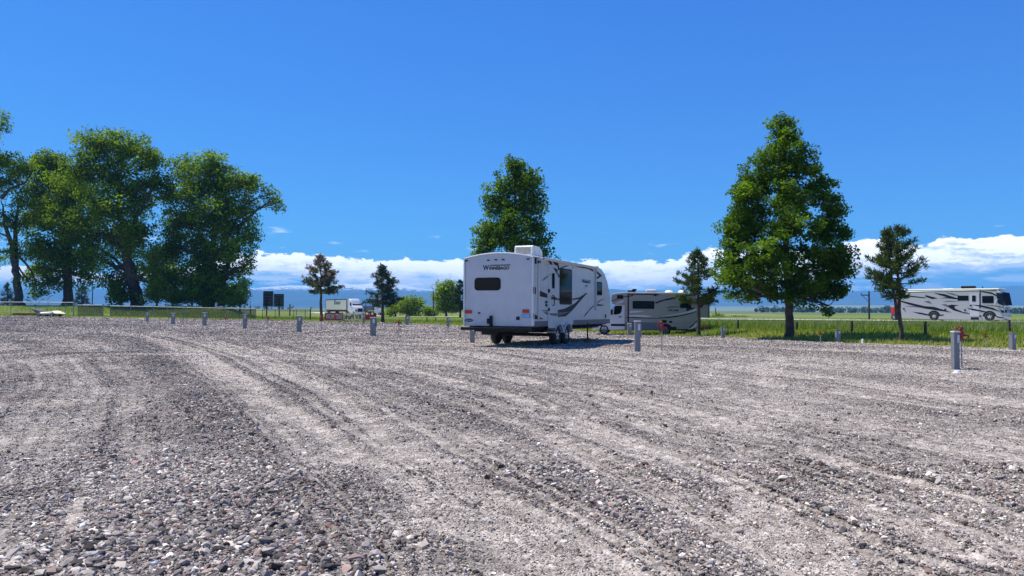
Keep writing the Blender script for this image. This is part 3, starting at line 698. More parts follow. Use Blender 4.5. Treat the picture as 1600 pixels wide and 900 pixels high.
leaf_tree('broad dark cottonwood at the right end of the row, one limb thrust outwards', b, [
    (332, 258, 24, 22, 0), (285, 265, 26, 22, 1), (300, 295, 40, 32, -1), (345, 290, 40, 34, 1), (385, 290, 26, 24, 0), (265, 300, 18, 26, 0), (418, 305, 18, 16, 0), (430, 318, 10, 9, 0),
    (285, 345, 38, 34, 1.5), (335, 340, 44, 36, -1), (375, 330, 34, 32, 1), (270, 390, 30, 34, -1), (320, 395, 44, 36, 1), (365, 380, 34, 36, -1), (395, 365, 14, 20, 0, .6),
    (262, 425, 22, 24, 2), (300, 435, 38, 30, -2), (345, 430, 36, 34, 1), (385, 415, 18, 26, 0, .5), (375, 450, 16, 22, 1, .6), (320, 460, 44, 18, 0), (265, 460, 24, 16, 1)],
    'cotton', leaf=.34, n_clump=1000, per=58, trunk_r=.75, seed=6, clump_r=1.15, group=GC, shell=.6,
    trunk_pts=[(0, 0, -.3), px_off(b, 326, 450), px_off(b, 331, 400), px_off(b, 338, 340), px_off(b, 336, 270)], forkz=.16,
    extra_limbs=[[(*px_off(b, 345, 375), .35), (*px_off(b, 380, 348), .22), (*px_off(b, 405, 325), .14), (*px_off(b, 432, 310), .04)],
                 [(*px_off(b, 345, 478, 1), .5), (*px_off(b, 350, 430, 1), .4), (*px_off(b, 368, 380, 1), .2), (*px_off(b, 380, 340, 1), .08)]])
b = base_at(106, 112)
leaf_tree('cottonwood with a straight dark trunk beside the leaning giant', b, [
    (85, 255, 30, 22, 0), (60, 262, 18, 20, 0), (100, 290, 34, 28, 1), (62, 300, 26, 30, 0), (95, 335, 36, 30, -2), (60, 345, 26, 26, 1), (115, 370, 34, 28, 1), (75, 385, 34, 28, -1),
    (110, 410, 36, 26, 0), (65, 420, 26, 22, 1), (135, 430, 20, 26, 1, .6), (90, 440, 26, 18, 0, .6), (60, 452, 18, 14, 0, .5), (140, 400, 18, 20, 0)],
    'cotton', leaf=.34, n_clump=640, per=54, trunk_r=.72, seed=8, clump_r=1.15, group=GC, shell=.6,
    trunk_pts=[(0, 0, -.3), px_off(b, 106, 440), px_off(b, 103, 390), px_off(b, 95, 330), px_off(b, 88, 260)], forkz=.22)
b = base_at(30, 108)
leaf_tree('forked cottonwood at the left edge with sparse twisted limbs', b, [
    (14, 255, 26, 20, 0), (-20, 250, 30, 30, 1), (38, 265, 16, 16, 0), (15, 285, 26, 22, 1), (-25, 290, 30, 28, 0), (30, 315, 18, 20, -1, .7), (15, 345, 20, 18, 0, .6), (40, 350, 14, 20, 1, .6), (-25, 350, 26, 30, 0),
    (22, 390, 18, 18, 0, .4), (46, 395, 14, 22, 0, .5), (45, 440, 14, 18, 0, .4), (-25, 215, 24, 22, 0), (2, 190, 12, 16, 0, .8), (-15, 400, 22, 22, 0, .5), (58, 455, 16, 14, 0, .5)],
    'cotton', leaf=.32, n_clump=430, per=40, trunk_r=.6, seed=9, clump_r=1.0, group=GC, shell=.6,
    trunk_pts=[(0, 0, -.3), px_off(b, 25, 430), px_off(b, 20, 390), px_off(b, 8, 348), px_off(b, 2, 310)], forkz=.3,
    extra_limbs=[[(*px_off(b, 25, 430), .4), (*px_off(b, 24, 380, 1), .32), (*px_off(b, 24, 350, 1), .25), (*px_off(b, 30, 310, 1), .1)],
                 [(*px_off(b, 2, 310), .28), (*px_off(b, 15, 295), .2), (*px_off(b, 40, 285), .12), (*px_off(b, 52, 265), .04)]])
# undergrowth among them
for lb, px, Y, bl, mm, sd, nc in [
    ('bright sunlit sapling growing against the foot of the leaning cottonwood', 245, 103, [(245, 430, 16, 26, 0), (240, 400, 14, 22, 0), (252, 455, 20, 18, 0), (235, 460, 16, 14, 0)], 'pale', 21, 150),
    ('pale green bush at the right foot of the dark cottonwood', 375, 103, [(376, 462, 12, 14, 0), (370, 472, 16, 8, 0), (380, 445, 8, 12, 0)], 'pale', 22, 70),
    ('dense dark bush under the middle of the broad cottonwood', 300, 104, [(298, 462, 28, 16, 0), (280, 468, 18, 10, 0), (318, 468, 16, 10, 1)], 'cotton', 24, 110),
    ('dark bush right of the two broad cottonwood stems', 350, 104, [(352, 462, 18, 14, 0), (362, 468, 12, 9, 0)], 'cotton', 25, 80),
    ('low pale bush left of the thick leaning trunk', 190, 104, [(190, 462, 20, 12, 0), (180, 448, 14, 12, 0)], 'cotton', 23, 60)]:
    leaf_tree(lb, base_at(px, Y), bl, mm, leaf=.28, n_clump=nc, per=34, trunk_r=.12, seed=sd, clump_r=.75, name='bush' if sd > 21 else 'sapling', cat='bush' if sd > 21 else 'sapling', shell=.7)
for lb, px, tp, hw, lo, sd in [('small dark spruce left of the forked trunk', 12, 443, 14, 478, 31), ('small dark spruce in the gap right of the straight trunk', 128, 448, 15, 476, 32)]:
    pine(lb, base_at(px, 135), (px, tp), hw, lo, sd, group='small spruces behind the cottonwoods', leafm='spruce', name='spruce_tree', trunk_r=.14, n_whorl=16, upc=-.1, tuft=.42, mid=.9, blades=10)
# pale willows and bushes in the middle distance
def far_tree(lb, px, Y, bl, mm, sd, nc=130, leaf=.3, cr=.9, tr=.16, group='pale leafy trees beyond the road', name='willow_tree', cat='tree'):
    leaf_tree(lb, base_at(px, Y), bl, mm, leaf=leaf, n_clump=nc, per=38, trunk_r=tr, seed=sd, clump_r=cr, group=group, shell=.7, name=name, cat=cat)
far_tree('rounded pale green tree beyond the road, right of the dark pine', 640, 128, [(640, 474, 16, 13, 0), (628, 478, 10, 10, 0), (654, 474, 9, 12, 0), (640, 485, 20, 8, 0)], 'pale', 41, 150)
far_tree('upright bright green tree with wispy top behind the left rear of the trailer', 697, 122, [(697, 455, 12, 18, 0), (686, 462, 9, 18, 0), (708, 462, 10, 18, 0), (697, 478, 20, 14, 0), (690, 444, 5, 8, 0), (703, 446, 5, 8, 0), (716, 478, 10, 12, 0)], 'pale', 42, 230, tr=.2)
far_tree('low round bush between the two pale trees', 670, 130, [(668, 486, 9, 7, 0), (674, 488, 8, 5, 0)], 'pale', 43, 40, name='bush', cat='bush')
far_tree('thin pale sapling just right of the dark pine', 618, 126, [(615, 482, 8, 9, 0), (608, 488, 8, 5, 0)], 'pale', 44, 40, name='sapling', cat='sapling')
far_tree('small olive bush far off right of the overhanging slide-out', 1118, 150, [(1118, 495, 7, 4, 0), (1126, 497, 8, 3, 0)], 'pale', 45, 30, name='bush', cat='bush')
far_tree('small pale bush far off between the pine and the big tree', 1150, 160, [(1148, 498, 6, 3, 0), (1158, 499, 7, 2.5, 0)], 'pale', 46, 26, name='bush', cat='bush')
# pines
pine('pine with a red-brown dying top, behind the red banner', hit(502, 502.5), (501, 400), 36, 460, 51, dead=.5, trunk_r=.15, n_whorl=18, tuft=.34, mid=.6)
pine('dense dark cone-shaped pine right of the banner', hit(598, 504), (597, 416), 34, 480, 52, trunk_r=.15, n_whorl=24, tuft=.33, mid=.55, leafm='spruce', blades=17)
pine('open pine standing behind the tail of the beige motorhome', hit(1092, 526), (1090, 392), 42, 478, 53, trunk_r=.095, n_whorl=17, tuft=.21, mid=.55, second=(px_off(hit(1092, 526), 1094, 480), px_off(hit(1092, 526), 1116, 455), .35, px_off(hit(1092, 526), 1110, 476)[2], 4))
pb = hit(1408, 534)
pine('twin-stemmed pine leaning left in front of the white motorhome', pb, (1401, 356), 56, 468, 54, trunk_r=.08, n_whorl=15, tuft=.22, mid=.45, second=(px_off(pb, 1402, 500), px_off(pb, 1384, 362), .75, px_off(pb, 1390, 455)[2], 9), upc=.6)
pine('dark pine half hidden behind the left rear corner of the trailer', base_at(719, 88), (719, 440), 16, 488, 55, trunk_r=.12, n_whorl=14, tuft=.33, mid=.8, leafm='spruce')

# grass on the verge: one mass of blades
def grass(n, seed, fn, h, w, mm, name, label, tone_fn):
    g = np.random.default_rng(seed)
    x, y = fn(g, n); n = len(x); z = gz(x, y) - .02
    hh = h * (.5 + g.random(n)) * (.22 + .78 * sm(road_dist(x, y)[0], 8, 20)); a = g.random(n) * 2 * math.pi; ww = w * (.7 + .6 * g.random(n)); wd = w
    bx, by = np.cos(a) * ww, np.sin(a) * ww; lx, ly = g.normal(0, .28, n) * hh, g.normal(0, .28, n) * hh
    v = np.stack([np.stack([x - bx, y - by, z], -1), np.stack([x + bx, y + by, z], -1), np.stack([x + lx, y + ly, z + hh], -1)], 1).reshape(-1, 3)
    o = arr_mesh(name, v, np.arange(3 * n).reshape(n, 3), LM[mm], tone=np.repeat(np.clip(tone_fn(x, y, g), 0, 1), 3))
    return tag(o, kind='stuff', label=label)
def verge(g, n):
    y = 27 * (100 / 27) ** g.random(n); x = (g.random(n) * 1.6 - .75) * y
    d, _ = road_dist(x, y); k = (y > edge_y(x) + .05 + .5 * fbm(x * 1.5, y * 1.5)) & (d > 5.2)
    return x[k], y[k]
grass(int(260000 * DENS), 61, verge, .13, .035, 'grass', 'verge_grass', 'short green grass along the edge of the gravel', lambda x, y, g: .15 + .75 * fbm(x * .3, y * .3, 4) * (1.25 - .5 * sm(y - edge_y(x), 4, 12)) - .02 + .2 * (1 - sm(y - edge_y(x), 1, 9)) + g.normal(0, .12, len(x)))
def tall(g, n):
    y = 36 * (100 / 36) ** g.random(n); x = (g.random(n) * 1.5 - .65) * y
    d, _ = road_dist(x, y); k = (y - edge_y(x) > 8.5 + 2.5 * fbm(x * .4, y * .4)) & (d > 5.6) & (g.random(n) < .3 + fbm(x * .25 + 5, y * .25))
    return x[k], y[k]
grass(int(120000 * DENS), 62, tall, .34, .03, 'grass', 'tall_grass', 'tall uncut grass in the ditch before the road', lambda x, y, g: .30 + .22 * fbm(x * .5, y * .5) + .22 * (1 - sm(road_dist(x, y)[0], 7, 16)) + g.normal(0, .1, len(x)))
grass(int(50000 * DENS), 63, tall, .42, .02, 'seed', 'seed_heads', 'pale seed heads standing above the tall grass', lambda x, y, g: .4 + g.normal(0, .25, len(x)))
# far tree line
def line_trees(name, label, pxs, Y0, Y1, n, hmin, hmax, seed, mm):
    g = np.random.default_rng(seed); P = []; T_ = []
    for i in range(n):
        px = g.uniform(*pxs); Y = g.uniform(Y0, Y1); b_ = base_at(px, Y); h = g.uniform(hmin, hmax); m = 90
        d = g.normal(size=(m, 3)); d /= np.linalg.norm(d, axis=1, keepdims=True)
        P.append(np.array(b_) + np.array([0, 0, h * .5]) + d * (g.random(m) ** .4)[:, None] * np.array([h * .55, h * .55, h * .5])); T_.append(np.full(m, g.random()))
    v, f, tn = kites(np.concatenate(P), hmax * .22, g, np.concatenate(T_))
    o = arr_mesh(name, v, f, LM[mm], tone=tn); return tag(o, kind='stuff', label=label)
line_trees('treeline', 'far dark line of trees at the edge of the plain', (1180, 1480), 700, 1100, 150, 3, 8, 71, 'spruce')
line_trees('treeline', 'scattered far trees on the plain at the right edge', (1480, 1900), 600, 1000, 110, 3, 8, 72, 'spruce')
line_trees('treeline', 'distant scrub low on the plain behind the chain-link fence', (-300, 700), 700, 1500, 130, 2, 5, 73, 'spruce')
# ------------------------------------------------------------------ vehicles
class Veh:
    """a local frame: x forward, y left, z up; origin on the ground"""
    def __init__(s, org, heading):
        s.o = Vector(org); s.a = Vector((heading[0], heading[1], 0)).normalized(); s.l = Vector((-s.a.y, s.a.x, 0)); s.rz = math.atan2(s.a.y, s.a.x)
    def loc(s, p): d = p - s.o; return Vector((d.dot(s.a), d.dot(s.l), d.z))
    def side(s, px, py, y):      # photo point -> (x, z) on the plane y = const
        d = s_ray = ray(px, py); o = EYE - s.o; t = (y - o.dot(s.l)) / d.dot(s.l); q = s.loc(EYE + d * t); return (q.x, q.z)
    def end(s, px, py, x):       # photo point -> (y, z) on the plane x = const
        d = ray(px, py); o = EYE - s.o; t = (x - o.dot(s.a)) / d.dot(s.a); q = s.loc(EYE + d * t); return (q.y, q.z)
def rrect(u0, v0, u1, v1, r, n=4):
    r = min(r, abs(u1 - u0) / 2.01, abs(v1 - v0) / 2.01); P = []
    for cx, cy, a0 in ((u1 - r, v1 - r, 0), (u0 + r, v1 - r, 90), (u0 + r, v0 + r, 180), (u1 - r, v0 + r, 270)):
        for i in range(n + 1): a = math.radians(a0 + 90 * i / n); P.append((cx + r * math.cos(a), cy + r * math.sin(a)))
    return P
def side_fn(y, sgn):            # (x, z, d) with d measured outward
    return lambda u, v, d: (u, y + sgn * d, v)
def end_fn(x, sgn): return lambda u, v, d: (x + sgn * d, u, v)
def wheel(parent, x, y, r, w, out, name='wheel', spokes=5, rimm='rim'):
    """out = +1 / -1: the side the rim faces"""
    mb = MB(); prof_ = [(r * .60, -w / 2), (r * .80, -w / 2), (r * .96, -w / 2 + .03), (r, -w / 2 + .06), (r, w / 2 - .06), (r * .96, w / 2 - .03), (r * .80, w / 2), (r * .60, w / 2)]
    mb.lathe(prof_, (x, y, r), 'y', 28); mb.lathe([(r * .60, -w / 2), (.001, -w / 2 * .5)], (x, y, r), 'y', 28)
    t = mb.build(name, M['rubber'], parent)
    rb = MB(); yo = out * w * .32
    rb.lathe([(r * .62, out * w / 2), (r * .56, yo), (r * .50, yo - out * .02), (.001, yo - out * .02)], (x, y, r), 'y', 28)
    for k in range(spokes):
        a = 2 * math.pi * k / spokes + .3
        c, s = math.cos(a), math.sin(a); q = r * .30
        vs = []
        for rr, hw in ((r * .10, r * .07), (r * .58, r * .11)):
            for sg in (-1, 1): vs.append((x + c * rr - s * hw * sg, y + yo + out * .03, r + s * rr + c * hw * sg))
        vs += [(vx, y + yo - out * .03, vz) for vx, _, vz in vs[:4]]
        rb.add(vs, [(0, 1, 3, 2), (4, 6, 7, 5), (0, 2, 6, 4), (1, 5, 7, 3), (2, 3, 7, 6), (0, 4, 5, 1)])
    rb.lathe([(r * .16, yo - .01), (r * .15, yo + out * .05), (.001, yo + out * .055)], (x, y, r), 'y', 14)
    rb.build('rim', M[rimm], t)
    return t
def shell(outline, W, arch, n=10, roofz=None, round_=.04):
    """side outline (x, z) closed, swept across the width W; points above roofz are raised by arch in the middle"""
    mb = MB(); us = [-1, -1 + round_ / W * 2 * .6] + list(np.linspace(-1, 1, n + 1)[1:-1]) + [1 - round_ / W * 2 * .6, 1]
    m = len(outline); cx = sum(p[0] for p in outline) / m; cz = sum(p[1] for p in outline) / m; vs = []
    for u in us:
        e = round_ if abs(u) == 1 else (round_ * .25 if abs(u) > 1 - round_ / W * 2 else 0)
        for x, z in outline:
            wgt = 1 if (roofz and z > roofz) else 0
            xx = x - math.copysign(min(e, abs(x - cx)), x - cx) * (1 if abs(x - cx) > .5 else 0); zz = z - (e if z > cz else -e * .3)
            vs.append((xx, u * W / 2, zz + arch * (1 - u * u) * wgt))
    N = len(us); fs = []
    for i in range(N - 1):
        for j in range(m): fs.append((i * m + j, i * m + (j + 1) % m, (i + 1) * m + (j + 1) % m, (i + 1) * m + j))
    mb.add(vs, fs, True)
    for i in (0, N - 1):
        y = us[i] * W / 2; P = [vs[i * m + j] for j in range(m)]
        tri = tessellate_polygon([[Vector((p[0], p[2], 0)) for p in P]]); mb.add(P, [tuple(t) for t in tri])
    return mb
def swoosh(mb, top, bottom, fn, thick=.004):
    """a band between two polylines (each from tail to tip)"""
    mb.prism(list(top) + list(bottom)[::-1], fn, thick)

# ---- travel trailer
W_ = 2.57; aT = Vector((.412, .911, 0)).normalized(); lT = Vector((-aT.y, aT.x, 0))
RR = Vector((.70, 24.7, 0)); orgT = RR + lT * (W_ / 2)
V1 = Veh(orgT, aT)
tt = thing('travel_trailer', 'white travel trailer with one rear window, parked alone on the open gravel', 'travel trailer', orgT, V1.rz)
S = lambda px, py: V1.side(px, py, -W_ / 2)
R_ = lambda px, py: V1.end(px, py, 0)
zb = S(835, 510)[1]; zt = S(835, 401)[1]; Lf = S(954.5, 490)[0]
out = [(0, zb), (0, zt)]
out += [S(px, py) for px, py in ((860, 405.5), (885, 410), (910, 414.2), (929, 417.3))]
out += [S(px, py) for px, py in ((935.5, 417.6), (941, 421), (945.5, 428), (949, 438), (951.5, 450), (953.5, 465), (954.5, 480), (954, 490), (952.5, 500), (951.5, 505))]
out[0] = (0, zb); zbF = out[-1][1]
out += [(Lf * .75, zb), (Lf * .4, zb)]
out = [(x, max(z, zb)) for x, z in out]
shell(out, W_, .16, n=12, roofz=zt - .35).build('body', M['white'], tt)
# roof skin, slightly proud of the shell
rf = MB(); vs = []; xs = [.02, Lf * .25, Lf * .5, Lf * .8]; zz = [np.interp(x, [p[0] for p in out[1:7]], [p[1] for p in out[1:7]]) for x in xs]
us_ = np.linspace(-1, 1, 11)
for x, z in zip(xs, zz):
    for u in us_: vs.append((x, u * (W_ / 2 + .012), z + .16 * (1 - u * u) + .018))
vs2 = [(x, y, z - .03) for x, y, z in vs]
n = len(us_); fs = [(i * n + j, i * n + j + 1, (i + 1) * n + j + 1, (i + 1) * n + j) for i in range(3) for j in range(n - 1)]
b0 = len(vs); per = [j for j in range(n)] + [i * n + n - 1 for i in range(1, 4)] + [3 * n + j for j in range(n - 2, -1, -1)] + [i * n for i in (2, 1)]
rf.add(vs + vs2, fs + [tuple(q + b0 for q in f)[::-1] for f in fs] + [(per[i], per[(i + 1) % len(per)], per[(i + 1) % len(per)] + b0, per[i] + b0) for i in range(len(per))])
rf.build('roof', M['roof'], tt)
# corner mouldings
mb = MB()
for sy in (-1, 1):
    mb.box((-.012, sy * (W_ / 2 - .02), (zb + zt) / 2), (.03, .05, zt - zb - .06)); mb.box((.03, sy * (W_ / 2 + .008), (zb + zt) / 2), (.06, .02, zt - zb - .06))
mb.tube([(-.012, u * (W_ / 2 - .02), zt - .02 + .16 * (1 - u * u)) for u in np.linspace(-1, 1, 13)], .022, 6)
mb.build('corner_moulding', M['trim'], tt)
# lower dark skirt along the side
z1 = S(835, 501)[1]; z0 = S(835, 509.5)[1]
for sy in (-1, 1):
    for a, b_ in ((0.06, S(857, 505)[0]), (S(896, 505)[0], Lf - .15)):
        sk = MB(); sk.prism([(a, z0 - .02), (b_, z0 - .02), (b_, z1 - .02), (a, z1 - .02)], side_fn(sy * W_ / 2, sy), .006); sk.build('skirt', M['greyg'], tt)
# chassis
ch = MB()
for sy in (-.75, .75): ch.box((Lf * .48, sy, zb - .10), (Lf * 1.0, .07, .2))
for x in np.linspace(.3, Lf - .6, 9): ch.box((x, 0, zb - .08), (.05, 2.2, .10))
ch.box((Lf * .33, 0, zb - .16), (1.6, 1.5, .2)); ch.box((Lf * .7, .1, zb - .13), (1.0, 1.3, .16)); ch.box((Lf * .5, 0, zb - .03), (Lf - .3, W_ - .3, .05))
ch.box((.75, .55, zb - .2), (.5, .6, .24))
ch.tube([(.5, -.9, zb - .18), (.5, .9, zb - .18)], .05)
for sy in (-.5, .5): ch.tube([(Lf - .9, sy * 1.5, zb - .1), (Lf + .75, sy * .1, zb - .12)], .05)
ch.build('chassis', M['under'], tt)
# bumper
bb = MB(); y0, z0b = R_(723.5, 513); y1 = R_(792, 513)[0]
bb.box((-.16, 0, zb - .10), (.12, W_ + .0, .10), bev=.01); bb.tube([(-.16, -.2, zb - .12), (.2, -.2, zb - .12)], .04); bb.tube([(-.16, .8, zb - .12), (.2, .8, zb - .12)], .04)
bb.build('bumper', M['black'], tt)
jb = MB(); yj, zj = R_(768.5, 498); jb.box((-.07, yj, (zj + zb) / 2 - .05), (.10, .07, zj - zb + .30)); jb.box((-.06, yj + .10, zj - .08), (.06, .09, .17)); jb.build('spare_carrier', M['black'], tt)
# wheels: tandem both sides, fenders
r = .35
for i, px in enumerate((873.5, 887.5)):
    x = S(px, 530)[0] - .05
    for sy in (-1, 1): wheel(tt, x + .0, sy * (W_ / 2 - .14), r, .24, sy)
xa, xb = S(873.5, 530)[0] - .05, S(887.5, 530)[0] - .05
for sy in (-1, 1):
    fb = MB()
    for cx in (xa, xb):
        P = [(cx + (r + .12) * math.cos(a), r + (r + .12) * math.sin(a)) for a in np.linspace(math.radians(12), math.radians(168), 15)]
        Q = [(cx + (r + .05) * math.cos(a), r + (r + .05) * math.sin(a)) for a in np.linspace(math.radians(168), math.radians(12), 15)]
        fb.prism(P + Q, side_fn(sy * (W_ / 2 - .26), sy), .30)
    fb.build('fender', M['ltgrey'], tt)
ax = MB()
for cx in (xa, xb): ax.tube([(cx, -1.1, r), (cx, 1.1, r)], .045)
ax.build('axle', M['under'], tt)
# rear window
def window(parent, rect, fn, rim_, name='window', gm='glass', r=.08, fr='black'):
    u0, v0, u1, v1 = rect; f = MB(); f.prism(rrect(u0, v0, u1, v1, r), fn, .012); w = f.build(name, M[fr], parent)
    g = MB(); g.prism(rrect(u0 + rim_, v0 + rim_, u1 - rim_, v1 - rim_, max(r - rim_, .01)), lambda u, v, d: fn(u, v, d + .0125), .003); g.build('pane', M[gm], w); return w
ra, rb_ = R_(741.5, 454), R_(782.5, 433.5)
window(tt, (min(ra[0], rb_[0]), ra[1], max(ra[0], rb_[0]), rb_[1]), end_fn(0, -1), .035, r=.12)
# rear lamps and clearance lights
for px0, px1, py0, py1 in ((727.5, 737.5, 484.5, 490), (816.5, 827, 483.5, 489)):
    a, b_ = R_(px0, py1), R_(px1, py0)
    q = MB(); q.prism(rrect(min(a[0], b_[0]), a[1], max(a[0], b_[0]), b_[1], .02), end_fn(0, -1), .03); q.build('tail_light', M['red'], tt)
for px, py in ((729, 407.7), (763.3, 406.7), (775, 406), (786.5, 405.8), (825.3, 404.8)):
    y, z = R_(px, py); q = MB(); q.box((-.012, y, z), (.025, .10, .04), bev=.006); q.build('marker_light', M['maroon'], tt)
# lettering on the rear
def fnR(u, v, d): return (-d - .001, -u, v)
q = MB(); a = R_(754, 421); size = (R_(755, 421)[1] - 0) * 0
zl = R_(775, 421.5)[1]; yl = -R_(760, 421)[0]; hL = R_(775, 414.8)[1] - zl
ylo, ymid, yhi = R_(775, 421.6)[1], R_(775, 416.2)[1], R_(775, 413.9)[1]; U = lambda px: -R_(px, 418)[0]
text_fit(q, 'W', fnR, U(754.5), ylo - .015, U(764), yhi, weight=.03); text_fit(q, 'INNEBAGO', fnR, U(764.6), ylo, U(796), ymid, weight=.04)
zu = R_(775, 415.1)[1]; ua, ub = -R_(765.5, 414)[0], -R_(797.5, 414)[0]
q.prism([(ua, zu), (ub, zu), (ub, zu + .03), (ua, zu + .03)], fnR, .004)
q.build('lettering', M['maroon'], tt)
# badge, sockets, plate
q = MB(); cy, cz = R_(733, 500.3); q.prism([(cy + .15 * math.cos(t), cz + .055 * math.sin(t)) for t in np.linspace(0, 2 * math.pi, 21)[:-1]], end_fn(0, -1), .008); bd = q.build('oval_badge', M['navy'], tt)
q = MB(); [q.box((-.012, cy - .09 + k_ * .03, cz), (.006, .018, .03)) for k_ in range(7)]; q.build('lettering', M['white'], bd)
a, b_ = R_(815, 497), R_(828.5, 490.3); q = MB(); q.prism([(a[0], a[1]), (b_[0], a[1]), (b_[0], b_[1]), (a[0], b_[1])], end_fn(0, -1), .01); pl = q.build('license_plate', M['blue'], tt)
q = MB(); text_into(q, 'ZL 4086', lambda u, v, d: (-d - .011, -u, v), .105, -a[0] + .02, a[1] + .035, weight=.004, sx=.72); q.build('lettering', M['white'], pl)
q = MB(); a, b_ = R_(806.8, 500), R_(812, 494.7); q.prism([(a[0], a[1]), (b_[0], a[1]), (b_[0], b_[1]), (a[0], b_[1])], end_fn(0, -1), .02); q.build('inlet_hatch', M['navy'], tt)
q = MB(); a, b_ = R_(747, 490), R_(750.5, 488); q.prism([(a[0], a[1]), (b_[0], a[1]), (b_[0], b_[1]), (a[0], b_[1])], end_fn(0, -1), .02); q.build('socket', M['navy'], tt)
q = MB(); a, b_ = R_(747, 495.5), R_(751, 491.5); q.prism([(a[0], a[1]), (b_[0], a[1]), (b_[0], b_[1]), (a[0], b_[1])], end_fn(0, -1), .015); q.build('outlet_cover', M['ltgrey'], tt)
for i in range(9):
    y, z = R_(729 + i * 11.5, 507); q = MB(); q.box((-.004, y, z), (.012, .02, .02)); q.build('screw', M['trim'], tt)
q = MB(); a, b_ = R_(794, 502.5), R_(813, 490.3); ring(q, (*a, *b_), .012, end_fn(0, -1), .005); q.build('hatch_outline', M['ltgrey'], tt)
# roof air conditioner
a = S(803, 397); q = MB(); yc = .0
acx0, acx1 = 1.0, 1.95; zac = zt + .13
prof_ = [(acx0, zac), (acx0 + .04, zac + .30), (acx0 + .12, zac + .34), (acx1 - .25, zac + .33), (acx1, zac + .16), (acx1 + .02, zac)]
ya, yb = V1.end(803.5, 392, acx0)[0], V1.end(831, 392, acx0)[0]; acw = abs(ya - yb); yc = (ya + yb) / 2
ac = MB(); P0_ = [(x, yc - acw / 2, z) for x, z in prof_]; P1_ = [(x, yc + acw / 2, z) for x, z in prof_]; m_ = len(prof_)
ac.add(P0_ + P1_, [tuple(range(m_)), tuple(range(m_, 2 * m_))[::-1]] + [(i, (i + 1) % m_, (i + 1) % m_ + m_, i + m_) for i in range(m_)])
aco = ac.build('air_conditioner', M['roof'], tt)
q = MB()
for i in range(7): q.box((acx0 - .0, yc, zac + .05 + i * .034), (.02, acw * .86, .012))
q.build('louver', M['greyg'], aco)
q = MB(); q.box((3.4, .3, zt + .14), (.45, .45, .12), bev=.03); q.build('roof_vent', M['roof'], tt)
q = MB(); q.box((5.2, -.2, zt + .08), (.45, .45, .14), bev=.03); q.build('roof_vent', M['roof'], tt)
q = MB(); q.tube([(1.6, -.9, zt + .09), (2.3, -.9, zt + .12), (2.9, -.6, zt + .14)], .012, 6); q.build('antenna', M['black'], tt)
# side: door, windows, awning, graphics
fS = side_fn(-W_ / 2, -1)
def rect_S(x0, y0, x1, y1):
    a = S((x0 + x1) / 2, y1); b_ = S((x0 + x1) / 2, y0); return (S(x0, (y0 + y1) / 2)[0], a[1], S(x1, (y0 + y1) / 2)[0], b_[1])
dr = rect_S(856, 414, 870.5, 512)
q = MB(); q.prism(rrect(*dr, .10), fS, .014); door = q.build('door', M['white'], tt)
fr = MB(); o_ = rrect(*dr, .10); i_ = rrect(dr[0] + .03, dr[1] + .03, dr[2] - .03, dr[3] - .03, .08); k = len(o_)
for j in range(k): fr.prism([o_[j], o_[(j + 1) % k], i_[(j + 1) % k], i_[j]], lambda u, v, d: fS(u, v, d + .014), .008)
fr.build('door_frame', M['trim'], door)
window(door, rect_S(861, 426, 866, 452), lambda u, v, d: fS(u, v, d + .014), .025, r=.04, fr='trim')
q = MB(); hx, hz_ = S(856.7, 454.5); q.box((hx, -W_ / 2 - .03, hz_), (.10, .04, .13), bev=.01); q.build('door_latch', M['black'], door); q = MB(); hx, hz2 = S(856.7, 483.5); q.box((hx, -W_ / 2 - .03, hz2), (.10, .04, .11), bev=.01); q.build('door_latch', M['black'], door)
q = MB(); xh, zh1 = S(862.5, 461); zh0 = S(862.5, 478)[1]; q.tube([(xh, -W_ / 2 - .02, zh1), (xh, -W_ / 2 - .09, zh1 - .05), (xh, -W_ / 2 - .09, zh0 + .05), (xh, -W_ / 2 - .02, zh0)], .018, 6); q.build('grab_handle', M['black'], tt)
window(tt, rect_S(874.2, 420, 893.5, 476), fS, .05, r=.10)
window(tt, rect_S(932, 440.5, 940.5, 461.5), fS, .05, r=.07)
wi = MB()
aw = MB(); p0, p1 = S(845, 403), S(929, 418); aw.tube([(p0[0], -W_ / 2 - .10, p0[1] - .02), (p1[0], -W_ / 2 - .10, p1[1] - .02)], .052, 12)
awo = aw.build('awning', M['white'], tt)
q = MB()
for px, py0, py1 in ((930, 418, 485), (840.5, 405, 500)):
    q = MB(); x, z1_ = S(px, py0); z0_ = S(px, py1)[1]; q.box((x, -W_ / 2 - .035, (z0_ + z1_) / 2), (.05, .05, z1_ - z0_)); q.box((x, -W_ / 2 - .06, z1_), (.09, .10, .10)); q.build('awning_arm', M['ltgrey'], awo)
q = MB(); e0, e1 = S(838, 402.5), S(930, 418.2); q.tube([(e0[0], -W_ / 2 - .012, e0[1]), (e1[0], -W_ / 2 - .012, e1[1])], .02, 6); q.build('gutter', M['trim'], tt)
q = MB(); x, z = S(842, 404); q.box((x - .05, -W_ / 2 - .03, z - .06), (.14, .06, .20)); q.build('end_cap', M['black'], tt); q = MB(); x, z = S(835, 405); q.box((x + .05, -W_ / 2 - .02, z - .05), (.12, .03, .20)); q.build('end_cap', M['black'], tt)
def poly_S(pts): return [S(*p) for p in pts]
fG = lambda u, v, d: fS(u, v, d + .003)
fG2 = lambda u, v, d: fS(u, v, d + .016)
def cp(pts): return [(830 + x * 130 / 731, 390 + y * 160 / 900) for x, y in pts]     # points read off an enlarged crop
G = MB()
